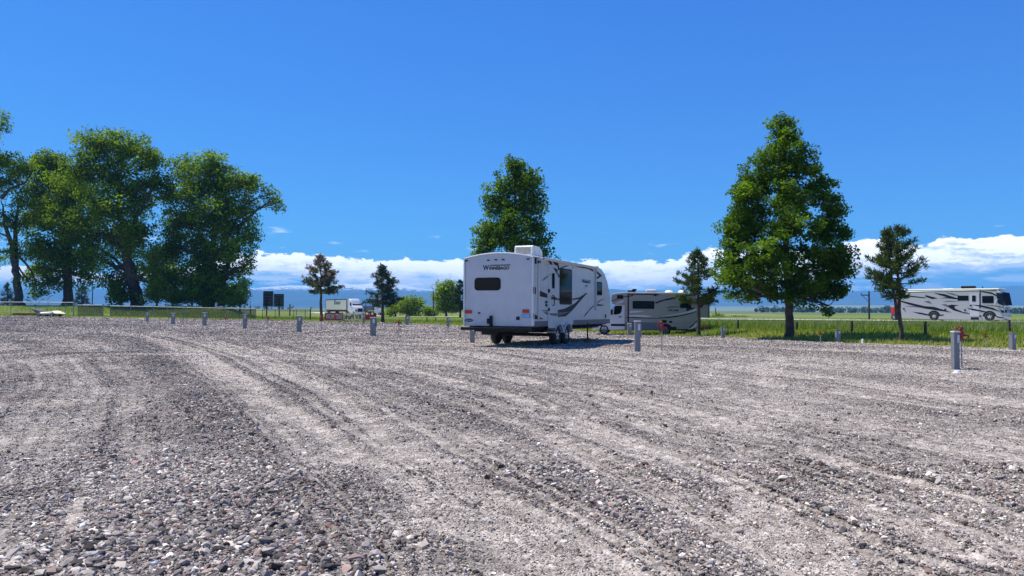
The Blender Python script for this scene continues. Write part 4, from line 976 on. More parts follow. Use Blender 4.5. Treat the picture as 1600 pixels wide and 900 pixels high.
for pts in ([(64, 356), (140, 390), (140, 425), (64, 408)], [(15, 325), (40, 332), (40, 392), (15, 386)], [(187, 105), (235, 117), (247, 165), (232, 170)],
            [(145, 98), (175, 103), (190, 138), (172, 138)], [(175, 410), (245, 432), (245, 446), (172, 436)]):
    G = MB(); G.prism(poly_S(cp(pts)), fG2 if pts[0][0] in (175,) else fG, .004); G.build('maroon_swoosh', M['maroon'], tt)
for pts in ([(190, 160), (215, 165), (245, 235), (240, 245)], [(218, 175), (300, 142), (330, 140), (250, 170), (222, 192)]): G = MB(); G.prism(poly_S(cp(pts)), fG2, .004); G.build('maroon_swoosh', M['maroon'], tt)
G = MB()
for pts in ([(360, 432), (420, 420), (470, 392), (500, 380), (462, 410), (425, 435), (360, 443)],
            [(95, 534), (200, 538), (290, 520), (380, 475), (450, 410), (470, 385), (492, 382), (440, 440), (390, 500), (340, 555), (300, 588), (230, 592), (140, 570), (105, 550), (200, 558), (250, 545), (180, 548), (100, 540)],
            [(92, 280), (120, 248), (160, 220), (175, 212), (140, 240), (108, 268)],
            [(455, 598), (480, 560), (520, 515), (548, 490), (550, 497), (515, 530), (480, 575)],
            [(578, 465), (610, 440), (648, 434), (610, 448), (582, 472)], [(578, 478), (645, 486), (610, 496), (578, 494)],
            [(573, 182), (622, 230), (575, 262), (573, 245), (596, 228), (573, 205)],
            [(390, 148), (470, 152), (545, 178), (545, 195), (500, 170), (400, 152)],
            [(15, 560), (60, 585), (110, 612), (15, 612)]):
    G.prism(poly_S(cp(pts)), fG if max(p[0] for p in pts) > 250 or pts[0][0] == 15 else fG2, .004)
G.build('charcoal_swoosh', M['navy'], tt)
G = MB()
for pts in ([(230, 550), (345, 545), (300, 560), (230, 585)], [(150, 560), (222, 560), (222, 585), (170, 578)]): G.prism(poly_S(cp(pts)), lambda u, v, d: fS(u, v, d + .021), .004)
G.build('grey_swoosh', M['greyg'], tt)
q = MB(); fT = lambda u, v, d: fS(u, v, d + .003); a = S(910.5, 443.5)
u = lambda px: S(px, 442)[0]; zz_ = lambda py: S(916, py)[1]
text_fit(q, 'W', fT, u(909.3), zz_(442.8), u(912.3), zz_(437), weight=.03); text_fit(q, 'INNEBAGO', fT, u(912.4), zz_(442.3), u(922.3), zz_(438.8), weight=.04)
q.prism([(u(912.4), zz_(438)), (u(922.8), zz_(438)), (u(922.8), zz_(437.2)), (u(912.4), zz_(437.2))], fT, .003); text_fit(q, 'ONE', fT, u(914.2), zz_(448.3), u(917.8), zz_(445), weight=.012)
q.build('lettering', M['maroon'], tt)
for px, py in ((853, 415), (895.5, 418.5), (853, 472), (853, 477)):
    x, z = S(px, py); q = MB(); q.box((x, -W_ / 2 - .02, z), (.10, .04, .08), bev=.01); q.build('side_lamp', M['black'] if py > 450 else M['ltgrey'], tt)
x, z = S(945.8, 494); q = MB(); q.box((x, -W_ / 2 - .015, z), (.10, .03, .16), bev=.01); q.build('side_vent', M['black'], tt)
# step and tongue jack
q = MB(); q.box((.3 + dr[0], -W_ / 2 - .02, zb - .16), (.6, .25, .04)); q.build('step', M['under'], tt)
bpos = hit(918, 535.5); lb = V1.loc(bpos)
q = MB(); q.tube([(lb.x, lb.y, .155), (lb.x, lb.y, zb + .05)], .03, 8); q.box((lb.x, lb.y, .16), (.16, .16, .014)); q.build('jack', M['under'], tt)
ob = MB(); ob.box((0, 0, .075), (.22, .2, .15), rz=.2, bev=.008); wb = ob.build('wood_block', M['wood'], None, loc=(bpos.x, bpos.y, lot_z(bpos.x, bpos.y) - .01)); tag(wb, 'weathered wooden block under the jack foot of the travel trailer', 'wood block')

# ---- beige motorhome (camper built on a van chassis), seen from its left side
W2 = 2.3; a2 = Vector((-.985, .17, 0)).normalized()
fc = hit(1040, 524); l2 = Vector((-a2.y, a2.x, 0))   # rear wheel contact, visible side
V2 = Veh(Vector((fc.x, fc.y, fc.z)) - l2 * (W2 / 2 - .02), a2)
cm_ = thing('camper_motorhome', 'beige camper motorhome with a white van cab parked at the grass edge', 'motorhome', V2.o, V2.rz)
S2 = lambda px, py: V2.side(px, py, W2 / 2)
f2 = side_fn(W2 / 2, 1)
def q5(pts): return [(940 + x / 10, 440 + y / 10) for x, y in pts]      # crop 940..1060
def q9(pts): return [(1030 + x / 10, 440 + y / 10) for x, y in pts]     # crop 1030..1120
zr = S2(1060, 513)[1]
out = [S2(*p) for p in ((1089, 457.5), (1060, 457.3), (1028, 457.0), (1000, 457.0), (980, 456.5), (962, 458), (955.5, 459.5), (954.5, 466), (956, 474), (976, 476), (976.5, 503), (976.5, 515), (1020, 515), (1052, 515), (1080, 514), (1088, 512), (1089.5, 508))]
shell(out, W2, .05, n=6, roofz=S2(1000, 460)[1]).build('body', M['beige'], cm_)
cab = [S2(*p) for p in ((976.6, 474.8), (965, 474.8), (960, 476), (956, 481), (952.5, 489), (947, 494), (941.5, 497.5), (930, 499.5), (925.5, 503.5), (924.5, 512), (927, 515.5), (976.6, 515.5))]
shell(cab, W2 - .16, 0, n=4, round_=.06).build('cab', M['cabw'], cm_)
fc2 = side_fn(W2 / 2 - .08, 1)
def prismS2(name, pts, m_, fn=f2, off=.004, par=None, th=.004):
    q = MB(); q.prism([S2(*p) for p in pts], lambda u, v, d: fn(u, v, d + off), th); return q.build(name, M[m_], par or cm_)
def winS2(x0, y0, x1, y1, fn=f2, r=.06, par=None, rim_=.035):
    a = S2(x0, y1); b_ = S2(x1, y0); return window(par or cm_, (min(a[0], b_[0]), a[1], max(a[0], b_[0]), b_[1]), fn, rim_, r=r)
winS2(988.3, 470.3, 1022.5, 482.6); winS2(1062.5, 468.7, 1080, 481.5); winS2(964, 461, 974, 467)
cd = prismS2('door', [(957.5, 478), (960.5, 475.6), (975.8, 475.6), (976.2, 514), (952.5, 514), (953, 490)], 'cabw', fc2, .001, th=.02)
prismS2('window', [(960, 479.5), (962, 477.8), (971, 477.6), (972, 479), (971, 487), (968.5, 490.5), (959.5, 491.8), (958.8, 490)], 'glass', fc2, .022, cd)
prismS2('side_trim', [(954.5, 506), (976.3, 506), (976.3, 509.6), (954.5, 509.6)], 'navy', fc2, .022, cd)
q = MB(); p = S2(969, 495.3); q.box((p[0], W2 / 2 - .04, p[1]), (.20, .04, .05), bev=.01); q.build('handle', M['black'], cd)
q = MB(); p = S2(955.8, 487.5); q.box((p[0], W2 / 2 + .10, p[1]), (.12, .22, .34), bev=.04); q.build('mirror', M['black'], cm_)
prismS2('windscreen', [(958.6, 478.5), (955.8, 482), (952.3, 490.3), (954, 491.2), (957, 484)], 'glass', fc2, .003)
# dark pillar stripe, lines, swooshes
D = MB(); L = MB(); Gs = MB()
def pr(mb, pts, off=.004): mb.prism([S2(*p) for p in pts], lambda u, v, d: f2(u, v, d + off), .004)
pr(D, q5([(405, 190), (428, 190), (428, 630), (405, 630)]))
pr(D, q5([(330, 232), (430, 222), (495, 208), (495, 222), (430, 238), (330, 240)]), .009)
pr(D, q5([(420, 192), (870, 192), (905, 205), (905, 215), (870, 208), (420, 205)]), .009)
pr(D, q5([(810, 208), (870, 208), (850, 232), (815, 222)]), .013)
pr(D, q5([(830, 325), (1000, 272), (1120, 245), (1200, 232), (1200, 250), (1100, 262), (1000, 290), (850, 345)]))
pr(D, q9([(300, 232), (420, 208), (585, 190), (585, 215), (430, 225), (250, 268), (0, 315), (0, 298), (140, 268)]))
pr(D, q9([(80, 412), (180, 392), (320, 388), (320, 395), (180, 405)]))
pr(D, q5([(375, 560), (480, 552), (640, 562), (850, 572), (1060, 550), (1200, 530), (1200, 548), (1060, 568), (860, 580), (640, 575), (480, 568), (375, 568)]))
pr(D, q9([(0, 562), (150, 556), (330, 525), (480, 490), (580, 460), (580, 472), (490, 505), (330, 542), (150, 568), (0, 572)]))
pr(D, q9([(425, 412), (500, 405), (575, 410), (500, 440), (425, 465)]), .018)
pr(D, q9([(470, 712), (540, 660), (590, 600), (590, 625), (540, 685), (480, 728)]))
pr(D, q5([(150, 300), (200, 285), (250, 262), (345, 245), (345, 252), (260, 275), (200, 300), (150, 312)]))
D.build('dark_swoosh', M['navy'], cm_)
L = MB(); pr(L, q5([(440, 460), (560, 456), (680, 462), (600, 478), (440, 490)])); L.build('silver_swoosh', M['silver'], cm_)
L = MB(); pr(L, q5([(430, 525), (600, 520), (800, 540), (720, 556), (600, 552), (430, 548)])); L.build('silver_swoosh', M['silver'], cm_)
L = MB(); pr(L, q9([(580, 412), (585, 455), (500, 482), (400, 502), (200, 530), (30, 540), (200, 518), (400, 480), (500, 448)])); L.build('silver_swoosh', M['silver'], cm_)
L = MB(); pr(L, q9([(585, 640), (585, 700), (520, 738), (440, 750), (500, 715), (560, 655)])); L.build('silver_swoosh', M['silver'], cm_)
L = MB(); pr(L, q5([(160, 350), (215, 345), (300, 300), (360, 290), (320, 330), (230, 348)])); L.build('silver_swoosh', M['silver'], cm_)
q = MB(); text_fit(q, 'PRISM', lambda u, v, d: f2(-u, v, d + .004), -S2(1043.5, 486)[0], S2(1043.5, 486.6)[1], -S2(1060.5, 486)[0], S2(1043.5, 483.2)[1], weight=.02, shear=.3); q.build('lettering', M['navy'], cm_)
sk = MB(); a, b_ = S2(977.5, 515), S2(1034, 504); sk.prism([(a[0], a[1]), (b_[0], a[1]), (b_[0], b_[1]), (a[0], b_[1])], lambda u, v, d: f2(u, v, d + .001), .012); sk.build('skirt_panel', M['greyg'], cm_)
for x0, y0, x1, y1 in ((1034, 500, 1041.5, 504.5), (1045.5, 501.5, 1050.5, 504.5), (1040, 510.8, 1057, 514.8)):
    hb = MB(); a, b_ = S2(x0, y1), S2(x1, y0); hb.prism([(a[0], a[1]), (b_[0], a[1]), (b_[0], b_[1]), (a[0], b_[1])], lambda u, v, d: f2(u, v, d + .002), .012); hb.build('vent', M['black'], cm_)
for x0, y0, x1, y1 in ((1054, 505.5, 1069, 511), (1071.5, 504.5, 1086, 511)):
    q = MB(); a, b_ = S2(x0, y1), S2(x1, y0); ring(q, (*a, *b_), .015, f2, .004); q.build('hatch_outline', M['greyg'], cm_)
wr = .30
p = S2(1040, 524); 
for sy in (-1, 1): wheel(cm_, 0.0, sy * (W2 / 2 - .10), wr, .22, sy, rimm='greyg'); wheel(cm_, S2(943.8, 521)[0], sy * (W2 / 2 - .165), wr, .2, sy, rimm='greyg')
ar = MB(); ar.prism([((wr + .09) * math.cos(a), wr + (wr + .09) * math.sin(a)) for a in np.linspace(math.radians(8), math.radians(172), 16)], lambda u, v, d: f2(u, v, d - .005), .012); ar.build('wheel_arch', M['black'], cm_)
q = MB(); xF, xB = S2(941, 510)[0], S2(1084, 510)[0]; q.box(((xF + xB) / 2, 0, zr - .02), (abs(xF - xB) * .93, W2 - .5, .22)); q.box((S2(1068, 515)[0], 0, zr - .02), (1.2, 1.6, .16)); q.build('chassis', M['under'], cm_)
zt2 = S2(1030, 457)[1]
q = MB(); p = S2(1018, 455); q.box((p[0], .15, zt2 + .10), (.62, .7, .18), bev=.05); q.build('air_conditioner', M['roof'], cm_)
q = MB(); p = S2(988, 455); q.prism([S2(*c) for c in ((980, 457), (981, 453), (986, 453.5), (989, 451), (995, 451), (992.5, 455.5), (990, 457))], side_fn(.3, 1), .35); q.build('satellite_dish', M['black'], cm_)
for px in (1046, 1067):
    q = MB(); p = S2(px, 456.5); q.lathe([(.001, .13), (.16, .10), (.26, 0)], (p[0], .2, zt2 + .04), 'z', 16); q.build('roof_vent', M['paper'], cm_)
# rear slide-out, pushed out beyond the rear corner
q = MB(); a, b_ = S2(1090, 496), S2(1107.5, 466); xs0, xs1 = a[0] + .3, b_[0]
q.box(((xs0 + xs1) / 2, W2 / 2 - .32, (a[1] + b_[1]) / 2), (abs(xs1 - xs0), .5, b_[1] - a[1]), bev=.02); so = q.build('slide_out', M['beige'], cm_)
q = MB(); q.box(((a[0] + xs1) / 2, W2 / 2 - .06, b_[1] + .02), (abs(a[0] - xs1) + .06, .06, .06)); q.box((xs1 - .02, W2 / 2 - .06, (a[1] + b_[1]) / 2), (.05, .06, b_[1] - a[1] + .06)); q.build('edge_seal', M['black'], so)

# ---- white motorhome on the road, seen from its right side
aM = Vector((.70, -.71, 0)).normalized(); lM = Vector((-aM.y, aM.x, 0)); W3 = 2.5
FRp = Vector((0, 0, 0)); d = ray(1560, 503.5); Yq = 70.0; FRp = EYE + d * (Yq / d.y); FRp.z = float(gz(FRp.x, FRp.y)) + .05
V3 = Veh(FRp + lM * (W3 / 2), aM); S3 = lambda px, py: V3.side(px, py, -W3 / 2)
mh = thing('class_a_motorhome', 'white motorhome with black swooshes driving on the road at the right', 'motorhome', V3.o, V3.rz); mh.name = 'bus_motorhome'
f3 = side_fn(-W3 / 2, -1)
def q7(pts): return [(1380 + x * 220 / 1600, 430 + y * 120 / 873) for x, y in pts]
out = [S3(*p) for p in q7([(186, 190), (300, 178), (600, 172), (900, 165), (1200, 160), (1290, 162), (1335, 180), (1350, 215), (1362, 300), (1372, 360), (1385, 420), (1385, 480), (1375, 510), (1100, 512), (700, 505), (400, 498), (186, 488)])]
shell(out, W3, .06, n=6, roofz=S3(*q7([(900, 200)])[0])[1], round_=.10).build('body', mat('motorhome_paint', (.40, .40, .39), .3, noise=.03, coat=.3), mh)
q = MB(); p0, p1 = S3(*q7([(186, 186)])[0]), S3(*q7([(1330, 168)])[0])
q.box(((p0[0] + p1[0]) / 2, 0, max(p0[1], p1[1]) + .10), (abs(p1[0] - p0[0]) * .98, W3 - .05, .16), bev=.06); q.build('roof', M['paper'], mh)
def winS3(x0, y0, x1, y1, r=.05):
    (a, b_) = [S3(*p) for p in q7([(x0, y1), (x1, y0)])]; return window(mh, (a[0], a[1], b_[0], b_[1]), f3, .03, r=r)
winS3(845, 232, 970, 290); winS3(1125, 235, 1255, 318)
(a, b_) = [S3(*p) for p in q7([(985, 465), (1088, 205)])]
q = MB(); q.prism(rrect(a[0], a[1], b_[0], b_[1], .06), f3, .012); dd_ = q.build('door', M['ltgrey'], mh)
(a, b_) = [S3(*p) for p in q7([(1008, 302), (1055, 228)])]; window(dd_, (a[0], a[1], b_[0], b_[1]), lambda u, v, d: f3(u, v, d + .013), .02, r=.04, fr='ltgrey')
D = MB()
def pr3(mb, pts, off=.004): mb.prism([S3(*p) for p in q7(pts)], lambda u, v, d: f3(u, v, d + off), .004)
for pts in ([(480, 225), (620, 262), (560, 272), (480, 245)], [(570, 200), (700, 215), (845, 262), (845, 275), (760, 262), (640, 225)], [(186, 285), (300, 312), (470, 352), (580, 360), (780, 422), (640, 405), (470, 378), (300, 335), (186, 298)],
            [(330, 415), (420, 425), (510, 442), (500, 458), (400, 438)], [(730, 345), (780, 335), (860, 342), (810, 352), (815, 378), (900, 415), (1040, 450), (920, 432), (800, 400), (745, 365)],
            [(950, 372), (1050, 385), (1190, 418), (1150, 420), (1010, 398)], [(1000, 335), (1120, 342), (1250, 372), (1330, 415), (1230, 388), (1120, 362)], [(1140, 335), (1250, 350), (1380, 372), (1375, 365), (1240, 342)],
            [(1095, 168), (1108, 168), (1108, 375), (1095, 375)], [(1115, 180), (1230, 195), (1285, 222), (1285, 240), (1240, 215), (1115, 190)], [(186, 190), (1290, 168), (1290, 176), (186, 198)],
            [(1250, 445), (1310, 472), (1365, 480), (1362, 492), (1300, 482)], [(186, 215), (300, 232), (480, 252), (480, 262), (300, 245), (186, 228)], [(640, 262), (720, 252), (845, 268), (845, 274), (720, 262)],
            [(680, 300), (740, 290), (860, 300), (740, 298)], [(995, 478), (1088, 478), (1088, 505), (995, 505)], [(1330, 395), (1372, 402), (1375, 432), (1345, 425)], [(645, 450), (690, 445), (680, 460), (650, 462)]):
    pr3(D, pts, .014 if pts[0][0] in (1000, 950) else .004)
D.build('black_swoosh', M['black'], mh)
L = MB()
for pts in ([(240, 352), (420, 350), (580, 368), (700, 400), (600, 392), (420, 368)], [(700, 196), (780, 205), (880, 235), (800, 228)], [(460, 300), (560, 330), (520, 290)], [(660, 330), (720, 330), (760, 372), (700, 350)]): pr3(L, pts, .003)
L.build('grey_swoosh', M['greyg'], mh)
for x, yy in ((930, 397), (235, 382), (705, 390), (1105, 465), (995, 345)):
    p = S3(*q7([(x, yy)])[0]); q = MB(); q.box((p[0], -W3 / 2 - .03, p[1]), (.16, .05, .14), bev=.02); q.build('side_lamp', M['black'], mh)
# awning column
for x in (578, 1208):
    p = S3(*q7([(x, 500)])[0])
    for sy in (-1, 1): wheel(mh, p[0], sy * (W3 / 2 - .11), .44, .28, sy)
    ar = MB(); ar.prism([(p[0] + .56 * math.cos(t), .42 + .56 * math.sin(t)) for t in np.linspace(math.radians(3), math.radians(177), 16)], lambda u, v, d: f3(u, v, d - .01), .014); ar.build('wheel_arch', M['black'], mh)
# windscreen wraps the front
xw = S3(*q7([(1350, 250)])[0])[0]
(a, b_) = [S3(*p) for p in q7([(1285, 335), (1350, 200)])]
q = MB(); q.prism([S3(*p) for p in q7([(1283, 200), (1352, 205), (1366, 330), (1372, 350), (1300, 318)])], f3, .012)
zlo, zhi = a[1] - .05, b_[1] + .05
q.add([(V3.side(*q7([(1350, 215)])[0], -W3 / 2)[0] + .07, y, zhi) for y in (-W3 / 2 + .02, 0, W3 / 2 - .02)] + [(V3.side(*q7([(1374, 355)])[0], -W3 / 2)[0] + .12, y, zlo) for y in (-W3 / 2 + .02, 0, W3 / 2 - .02)], [(0, 1, 4, 3), (1, 2, 5, 4)])
q.build('windscreen', M['screen'], mh)
xg = S3(*q7([(1385, 440)])[0])[0]; zg = S3(*q7([(1385, 410)])[0])[1]
q = MB()
for i in range(5): q.box((xg + .03, .1, zg - .1 + i * .11), (.06, 1.5, .05))
q.build('front_panel', M['greyg'], mh)
q = MB(); q.box((xg + .02, -.95, zg), (.1, .3, .3), bev=.03); q.build('headlight', M['glass'], mh); q = MB(); q.box((xg + .02, .95, zg), (.1, .3, .3), bev=.03); q.build('headlight', M['glass'], mh)
q = MB(); p = S3(*q7([(1262, 320)])[0]); q.box((p[0] + .15, -W3 / 2 - .16, p[1]), (.14, .2, .42), bev=.04); q.tube([(p[0] + .15, -W3 / 2 - .16, p[1] + .2), (p[0] + .3, -W3 / 2, p[1] + .4)], .02, 5); q.build('mirror', M['cabw'], mh)
q = MB(); q.box((p0[0] * .5 + p1[0] * .5 - 0, 0, .42), (abs(p1[0] - p0[0]) * .88, W3 - .6, .3)); q.build('chassis', M['under'], mh)
p = S3(*q7([(920, 140)])[0]); q = MB(); q.box((p[0], .2, p0[1] + .36), (1.15, .8, .26), bev=.07); q.build('air_conditioner', M['black'], mh)
p = S3(*q7([(1088, 140)])[0]); q = MB(); q.tube([(p[0], 0, p0[1] + .15), (p[0], 0, p0[1] + .42)], .05, 8); q.build('antenna', M['black'], mh)
p = S3(*q7([(700, 150)])[0]); q = MB(); q.box((p[0], 0, p0[1] + .22), (.9, .6, .10), bev=.03); q.build('roof_vent', M['roof'], mh)
p = S3(*q7([(186, 300)])[0]); q = MB()
for yy in (-.3, .1): q.tube([(p[0] - .06, yy, .7), (p[0] - .06, yy, 2.6)], .02, 5)
q.build('ladder', M['trim'], mh)
# red load carried close behind
pr_ = S3(*q7([(186, 440)])[0]); tc_o = V3.o + aM * (pr_[0] - .62)
tc_ = thing('cargo_carrier', 'small red cargo carrier with a pale upright, close behind the white motorhome', 'cargo carrier', Vector((tc_o.x, tc_o.y, float(gz(tc_o.x, tc_o.y)) + .05)), V3.rz)
rdm = mat('carrier_red', (.42, .02, .02), .3, coat=.4)
q = MB(); q.box((0, -.2, .95), (.7, 1.5, .8), bev=.12); q.build('box', rdm, tc_)
q = MB(); q.box((.15, -.75, 1.75), (.25, .35, .9), bev=.08); q.build('upright', mat('upright_pink', (.6, .3, .28), .5), tc_)
q = MB(); q.box((.2, -.2, .5), (1.1, 1.0, .1)); q.build('frame', M['under'], tc_)
for sy in (-1, 1): wheel(tc_, 0, sy * .72 - .2, .3, .18, sy)

# ---- semi truck coming round the bend
aS = Vector((.54, -.84, 0)).normalized(); lS = Vector((-aS.y, aS.x, 0))
d = ray(549, 490); Yq = 176; fp = EYE + d * (Yq / d.y); fp.z = float(gz(fp.x, fp.y)) + .05
V4 = Veh(fp + lS * 1.3, aS); S4 = lambda px, py: V4.side(px, py, -1.3)
sk_ = thing('semi_truck', 'white semi truck with a pale box trailer, far off above the banners', 'truck', V4.o, V4.rz)
xr, zt4 = S4(509, 468); xf = S4(541.5, 468)[0]
q = MB(); q.box(((xr + xf) / 2, 0, (zt4 + 1.15) / 2), (xf - xr, 2.6, zt4 - 1.15), bev=.03); tb_ = q.build('cargo_box', mat('box_panel', (.42, .42, .37), .5, noise=.05), sk_)
q = MB()
for sy in (-1, 1):
    q.box(((xr + xf) / 2, sy * 1.31, zt4 - .06), (xf - xr, .04, .14)); q.box(((xr + xf) / 2, sy * 1.31, 1.22), (xf - xr, .04, .16)); q.box((xf - .08, sy * 1.31, (zt4 + 1.15) / 2), (.16, .04, zt4 - 1.2)); q.box((xr + .08, sy * 1.31, (zt4 + 1.15) / 2), (.16, .04, zt4 - 1.2))
q.build('rail', M['black'], tb_)
q = MB(); a = S4(522, 475.8)
for i_, (w_, h_) in enumerate(((.5, 1.2), (.35, 1.0), (.6, .7), (.5, .7), (.6, .7), (.45, .7))):      # the maker's mark is too small to read: slanted strokes as in the photo
    x_ = a[0] + sum((.62, .5, .75, .65, .75, .6)[:i_]) * 1.15
    q.prism([(x_, a[1]), (x_ + w_, a[1]), (x_ + w_ + .2, a[1] + h_), (x_ + .2, a[1] + h_)], lambda u, v, d: (u, -1.3 - d - .002, v), .004)
q.build('lettering', M['navy'], tb_)
q = MB(); cabp = [(xf + .5, 1.0), (xf + .5, zt4 + .05), (xf + 1.4, zt4 + .1), (xf + 2.4, zt4 - .35), (xf + 2.7, zt4 - .9), (xf + 3.3, 2.35), (xf + 3.8, 2.1), (xf + 5.1, 1.85), (xf + 5.4, 1.5), (xf + 5.4, .6), (xf + .5, .6)]
shell(cabp, 2.4, 0, n=4, round_=.12).build('cab', M['cabw'], sk_)
q = MB(); q.prism([(xf + 2.1, 2.3), (xf + 3.15, 2.3), (xf + 2.65, 3.0), (xf + 2.1, 3.0)], side_fn(-1.2, -1), .02); q.add([(xf + 2.75, y, zt4 - 1.0) for y in (-1.05, 1.05)] + [(xf + 3.32, y, 2.4) for y in (1.05, -1.05)], [(0, 1, 2, 3)]); q.build('windscreen', M['glass'], sk_)
q = MB(); q.box((xf + 5.42, 0, 1.25), (.06, 1.2, .75)); q.build('grille', M['black'], sk_)
q = MB(); q.box((xf + 5.42, 0, .6), (.25, 2.4, .35), bev=.05); q.build('bumper', M['trim'], sk_)
for sy in (-1, 1):
    q = MB(); q.box((xf + 2.9, sy * 1.4, 2.6), (.2, .25, .7), bev=.04); q.build('mirror', M['black'], sk_)
    for x in (xf + 4.4, xf + 1.0, xf - .3, xr + 1.2, xr + 2.4): wheel(sk_, x, sy * 1.1, .5, .3, sy)
    q = MB(); q.box((xf + 5.3, sy * .95, 1.15), (.2, .35, .3), bev=.04); q.build('headlight', M['glass'], sk_)
q = MB(); q.box(((xr + xf) / 2 + 1, 0, 1.0), (xf - xr + 5, 1.0, .25)); q.build('chassis', M['under'], sk_)
# dark van half hidden behind the dark pine
b = base_at(588, 175); V5h = Vector((.85, -.5, 0)).normalized()
vn = thing('delivery_van', 'far dark truck half hidden by the trunk of the dense dark pine', 'truck', b, math.atan2(V5h.y, V5h.x)); vn.name = 'flatbed_truck'
q = MB(); q.box((-1.6, 0, 1.75), (3.2, 2.3, 1.1), bev=.03); q.box((-5.0, 0, 1.5), (3.0, 2.3, .9), bev=.03); q.build('cargo_box', M['greyg'], vn)
q = MB(); q.box((-2.6, 0, .85), (8.0, 1.6, .3)); q.build('chassis', M['under'], vn)
shell([(.2, .6), (.2, 2.0), (1.0, 2.1), (1.6, 1.45), (2.6, 1.25), (2.7, .6)], 2.0, 0, n=3, round_=.08).build('cab', M['cabw'], vn)
for x in (1.8, -1.2, -5.6):
    for sy in (-1, 1): wheel(vn, x, sy * .9, .42, .3, sy)
# ------------------------------------------------------------------ power pedestals and yard hydrants
def pedestal(px, py, hpx, label, w=.15, rz=0, side_box=False, small=False):
    p = hit(px, py); h = hpx * mpp(p.y)
    t = thing('power_pedestal', label, 'power pedestal', (p.x, p.y, float(lot_z(p.x, p.y)) - .015 if p.y < edge_y(p.x) else p.z), rz, 'grey power pedestals of the camping pitches')
    q = MB(); q.box((0, 0, h / 2 - .02), (w, w * .78, h - .02), bev=.006); q.build('post', M['ped'], t)
    q = MB(); q.box((0, 0, h - .015), (w * 1.12, w * .95, .03), bev=.005); q.build('lid', M['pedl' if not small else 'ped'], t)
    q = MB(); q.box((w * .22, -w * .39 - .008, h * .80), (w * .42, .014, h * .20), bev=.003); q.build('outlet_cover', M['pedl'], t)
    if side_box: q = MB(); q.box((w * .75, .12, h * .68), (w * .62, .14, h * .50), bev=.008); q.build('meter_box', M['ped'], t)
    else: q = MB(); q.box((w * .60, 0, h * .70), (w * .22, w * .5, h * .4), bev=.005); q.build('meter_box', M['ped'], t)
    return t
PED = [
    (1493, 577, 60.5, 'nearest grey power pedestal, standing alone with a white pipe stub at its foot', .135, .15, True, False),
    (996, 549.5, 49, 'tall grey power pedestal between the front of the travel trailer and a red hydrant', .17, 0, False, False),
    (583, 526, 29.5, 'grey power pedestal before the dark cone-shaped pine, left of the travel trailer', .24, -.1, False, False),
    (467.5, 519.5, 26.5, 'grey power pedestal in the left row, second from the travel trailer', .21, -.1, False, False),
    (382.5, 513.5, 22.5, 'grey power pedestal in the left row near the right end of the cottonwoods', .20, -.05, False, False),
    (319.5, 509.3, 21, 'grey power pedestal in the left row in front of the dark cottonwood', .24, 0, False, False),
    (270.3, 507, 18, 'grey power pedestal in the left row, second from its far end', .22, 0, False, False),
    (230, 503, 14.5, 'farthest grey power pedestal at the left end of the row', .20, 0, False, False),
    (568.5, 505.5, 14, 'small far power pedestal at the right end of the banner', .17, 0, False, True),
    (636, 507.5, 14, 'small far power pedestal below the rounded pale tree', .28, 0, False, True),
    (700, 511, 15, 'small far power pedestal below the bright green tree', .20, 0, False, True),
    (738, 536, 27, 'power pedestal half hidden behind the rear bumper of the travel trailer', .18, 0, False, False),
    (983.5, 524, 19, 'power pedestal in front of the door of the beige motorhome', .22, 0, False, False),
    (1129.5, 528.5, 18, 'short power pedestal on the grass edge between the slide-out and the big tree', .16, 0, False, True),
    (1309, 535, 20.5, 'short power pedestal in front of the shadow of the big tree', .17, .1, False, True),
    (1582, 546.5, 27, 'short power pedestal at the right edge of the photo', .17, .3, False, True)]
for a in PED: pedestal(a[0], a[1], a[2], a[3], w=a[4], rz=a[5], side_box=a[6], small=a[7])
def hydrant(px, py, hpx, label, ph=1.0):
    p = hit(px, py); h = hpx * mpp(p.y); k = h / .85
    t = thing('yard_hydrant', label, 'hydrant', (p.x, p.y, float(lot_z(p.x, p.y)) - .02 if p.y < edge_y(p.x) else p.z), random.uniform(-.3, .3), 'red-headed yard hydrants')
    q = MB(); q.tube([(0, 0, -.02), (0, 0, h * .68)], .017 * max(k, 1), 8); q.build('pipe', M['galv'], t)
    q = MB(); s = .36 * h; z0 = h * .66
    q.tube([(0, 0, z0), (0, 0, z0 + .15 * s), (0, 0, z0 + .32 * s), (0, 0, z0 + .62 * s), (0, 0, z0 + .74 * s)], [.07 * s, .12 * s, .15 * s, .17 * s, .09 * s], 10)
    hd = q.build('head', M['hyd'], t)
    q = MB(); q.tube([(.08 * s, 0, z0 + .35 * s), (.34 * s, 0, z0 + .38 * s), (.46 * s, 0, z0 + .34 * s), (.47 * s, 0, z0 + .20 * s)], [.08 * s, .07 * s, .065 * s, .065 * s], 8); q.build('spout', M['hyd'], hd)
    q = MB(); q.tube([(.05 * s, 0, z0 + .70 * s), (.0, 0, z0 + .93 * s), (-.16 * s, 0, z0 + .97 * s), (-.34 * s, 0, z0 + .78 * s), (-.42 * s, 0, z0 + .42 * s)], [.07 * s, .08 * s, .075 * s, .06 * s, .05 * s], 6)
    q.tube([(-.02, 0, z0 + .72 * s), (.12 * s, 0, z0 + .86 * s), (0, 0, z0 + .95 * s)], .05 * s, 6); q.build('handle', M['hyd'], t)
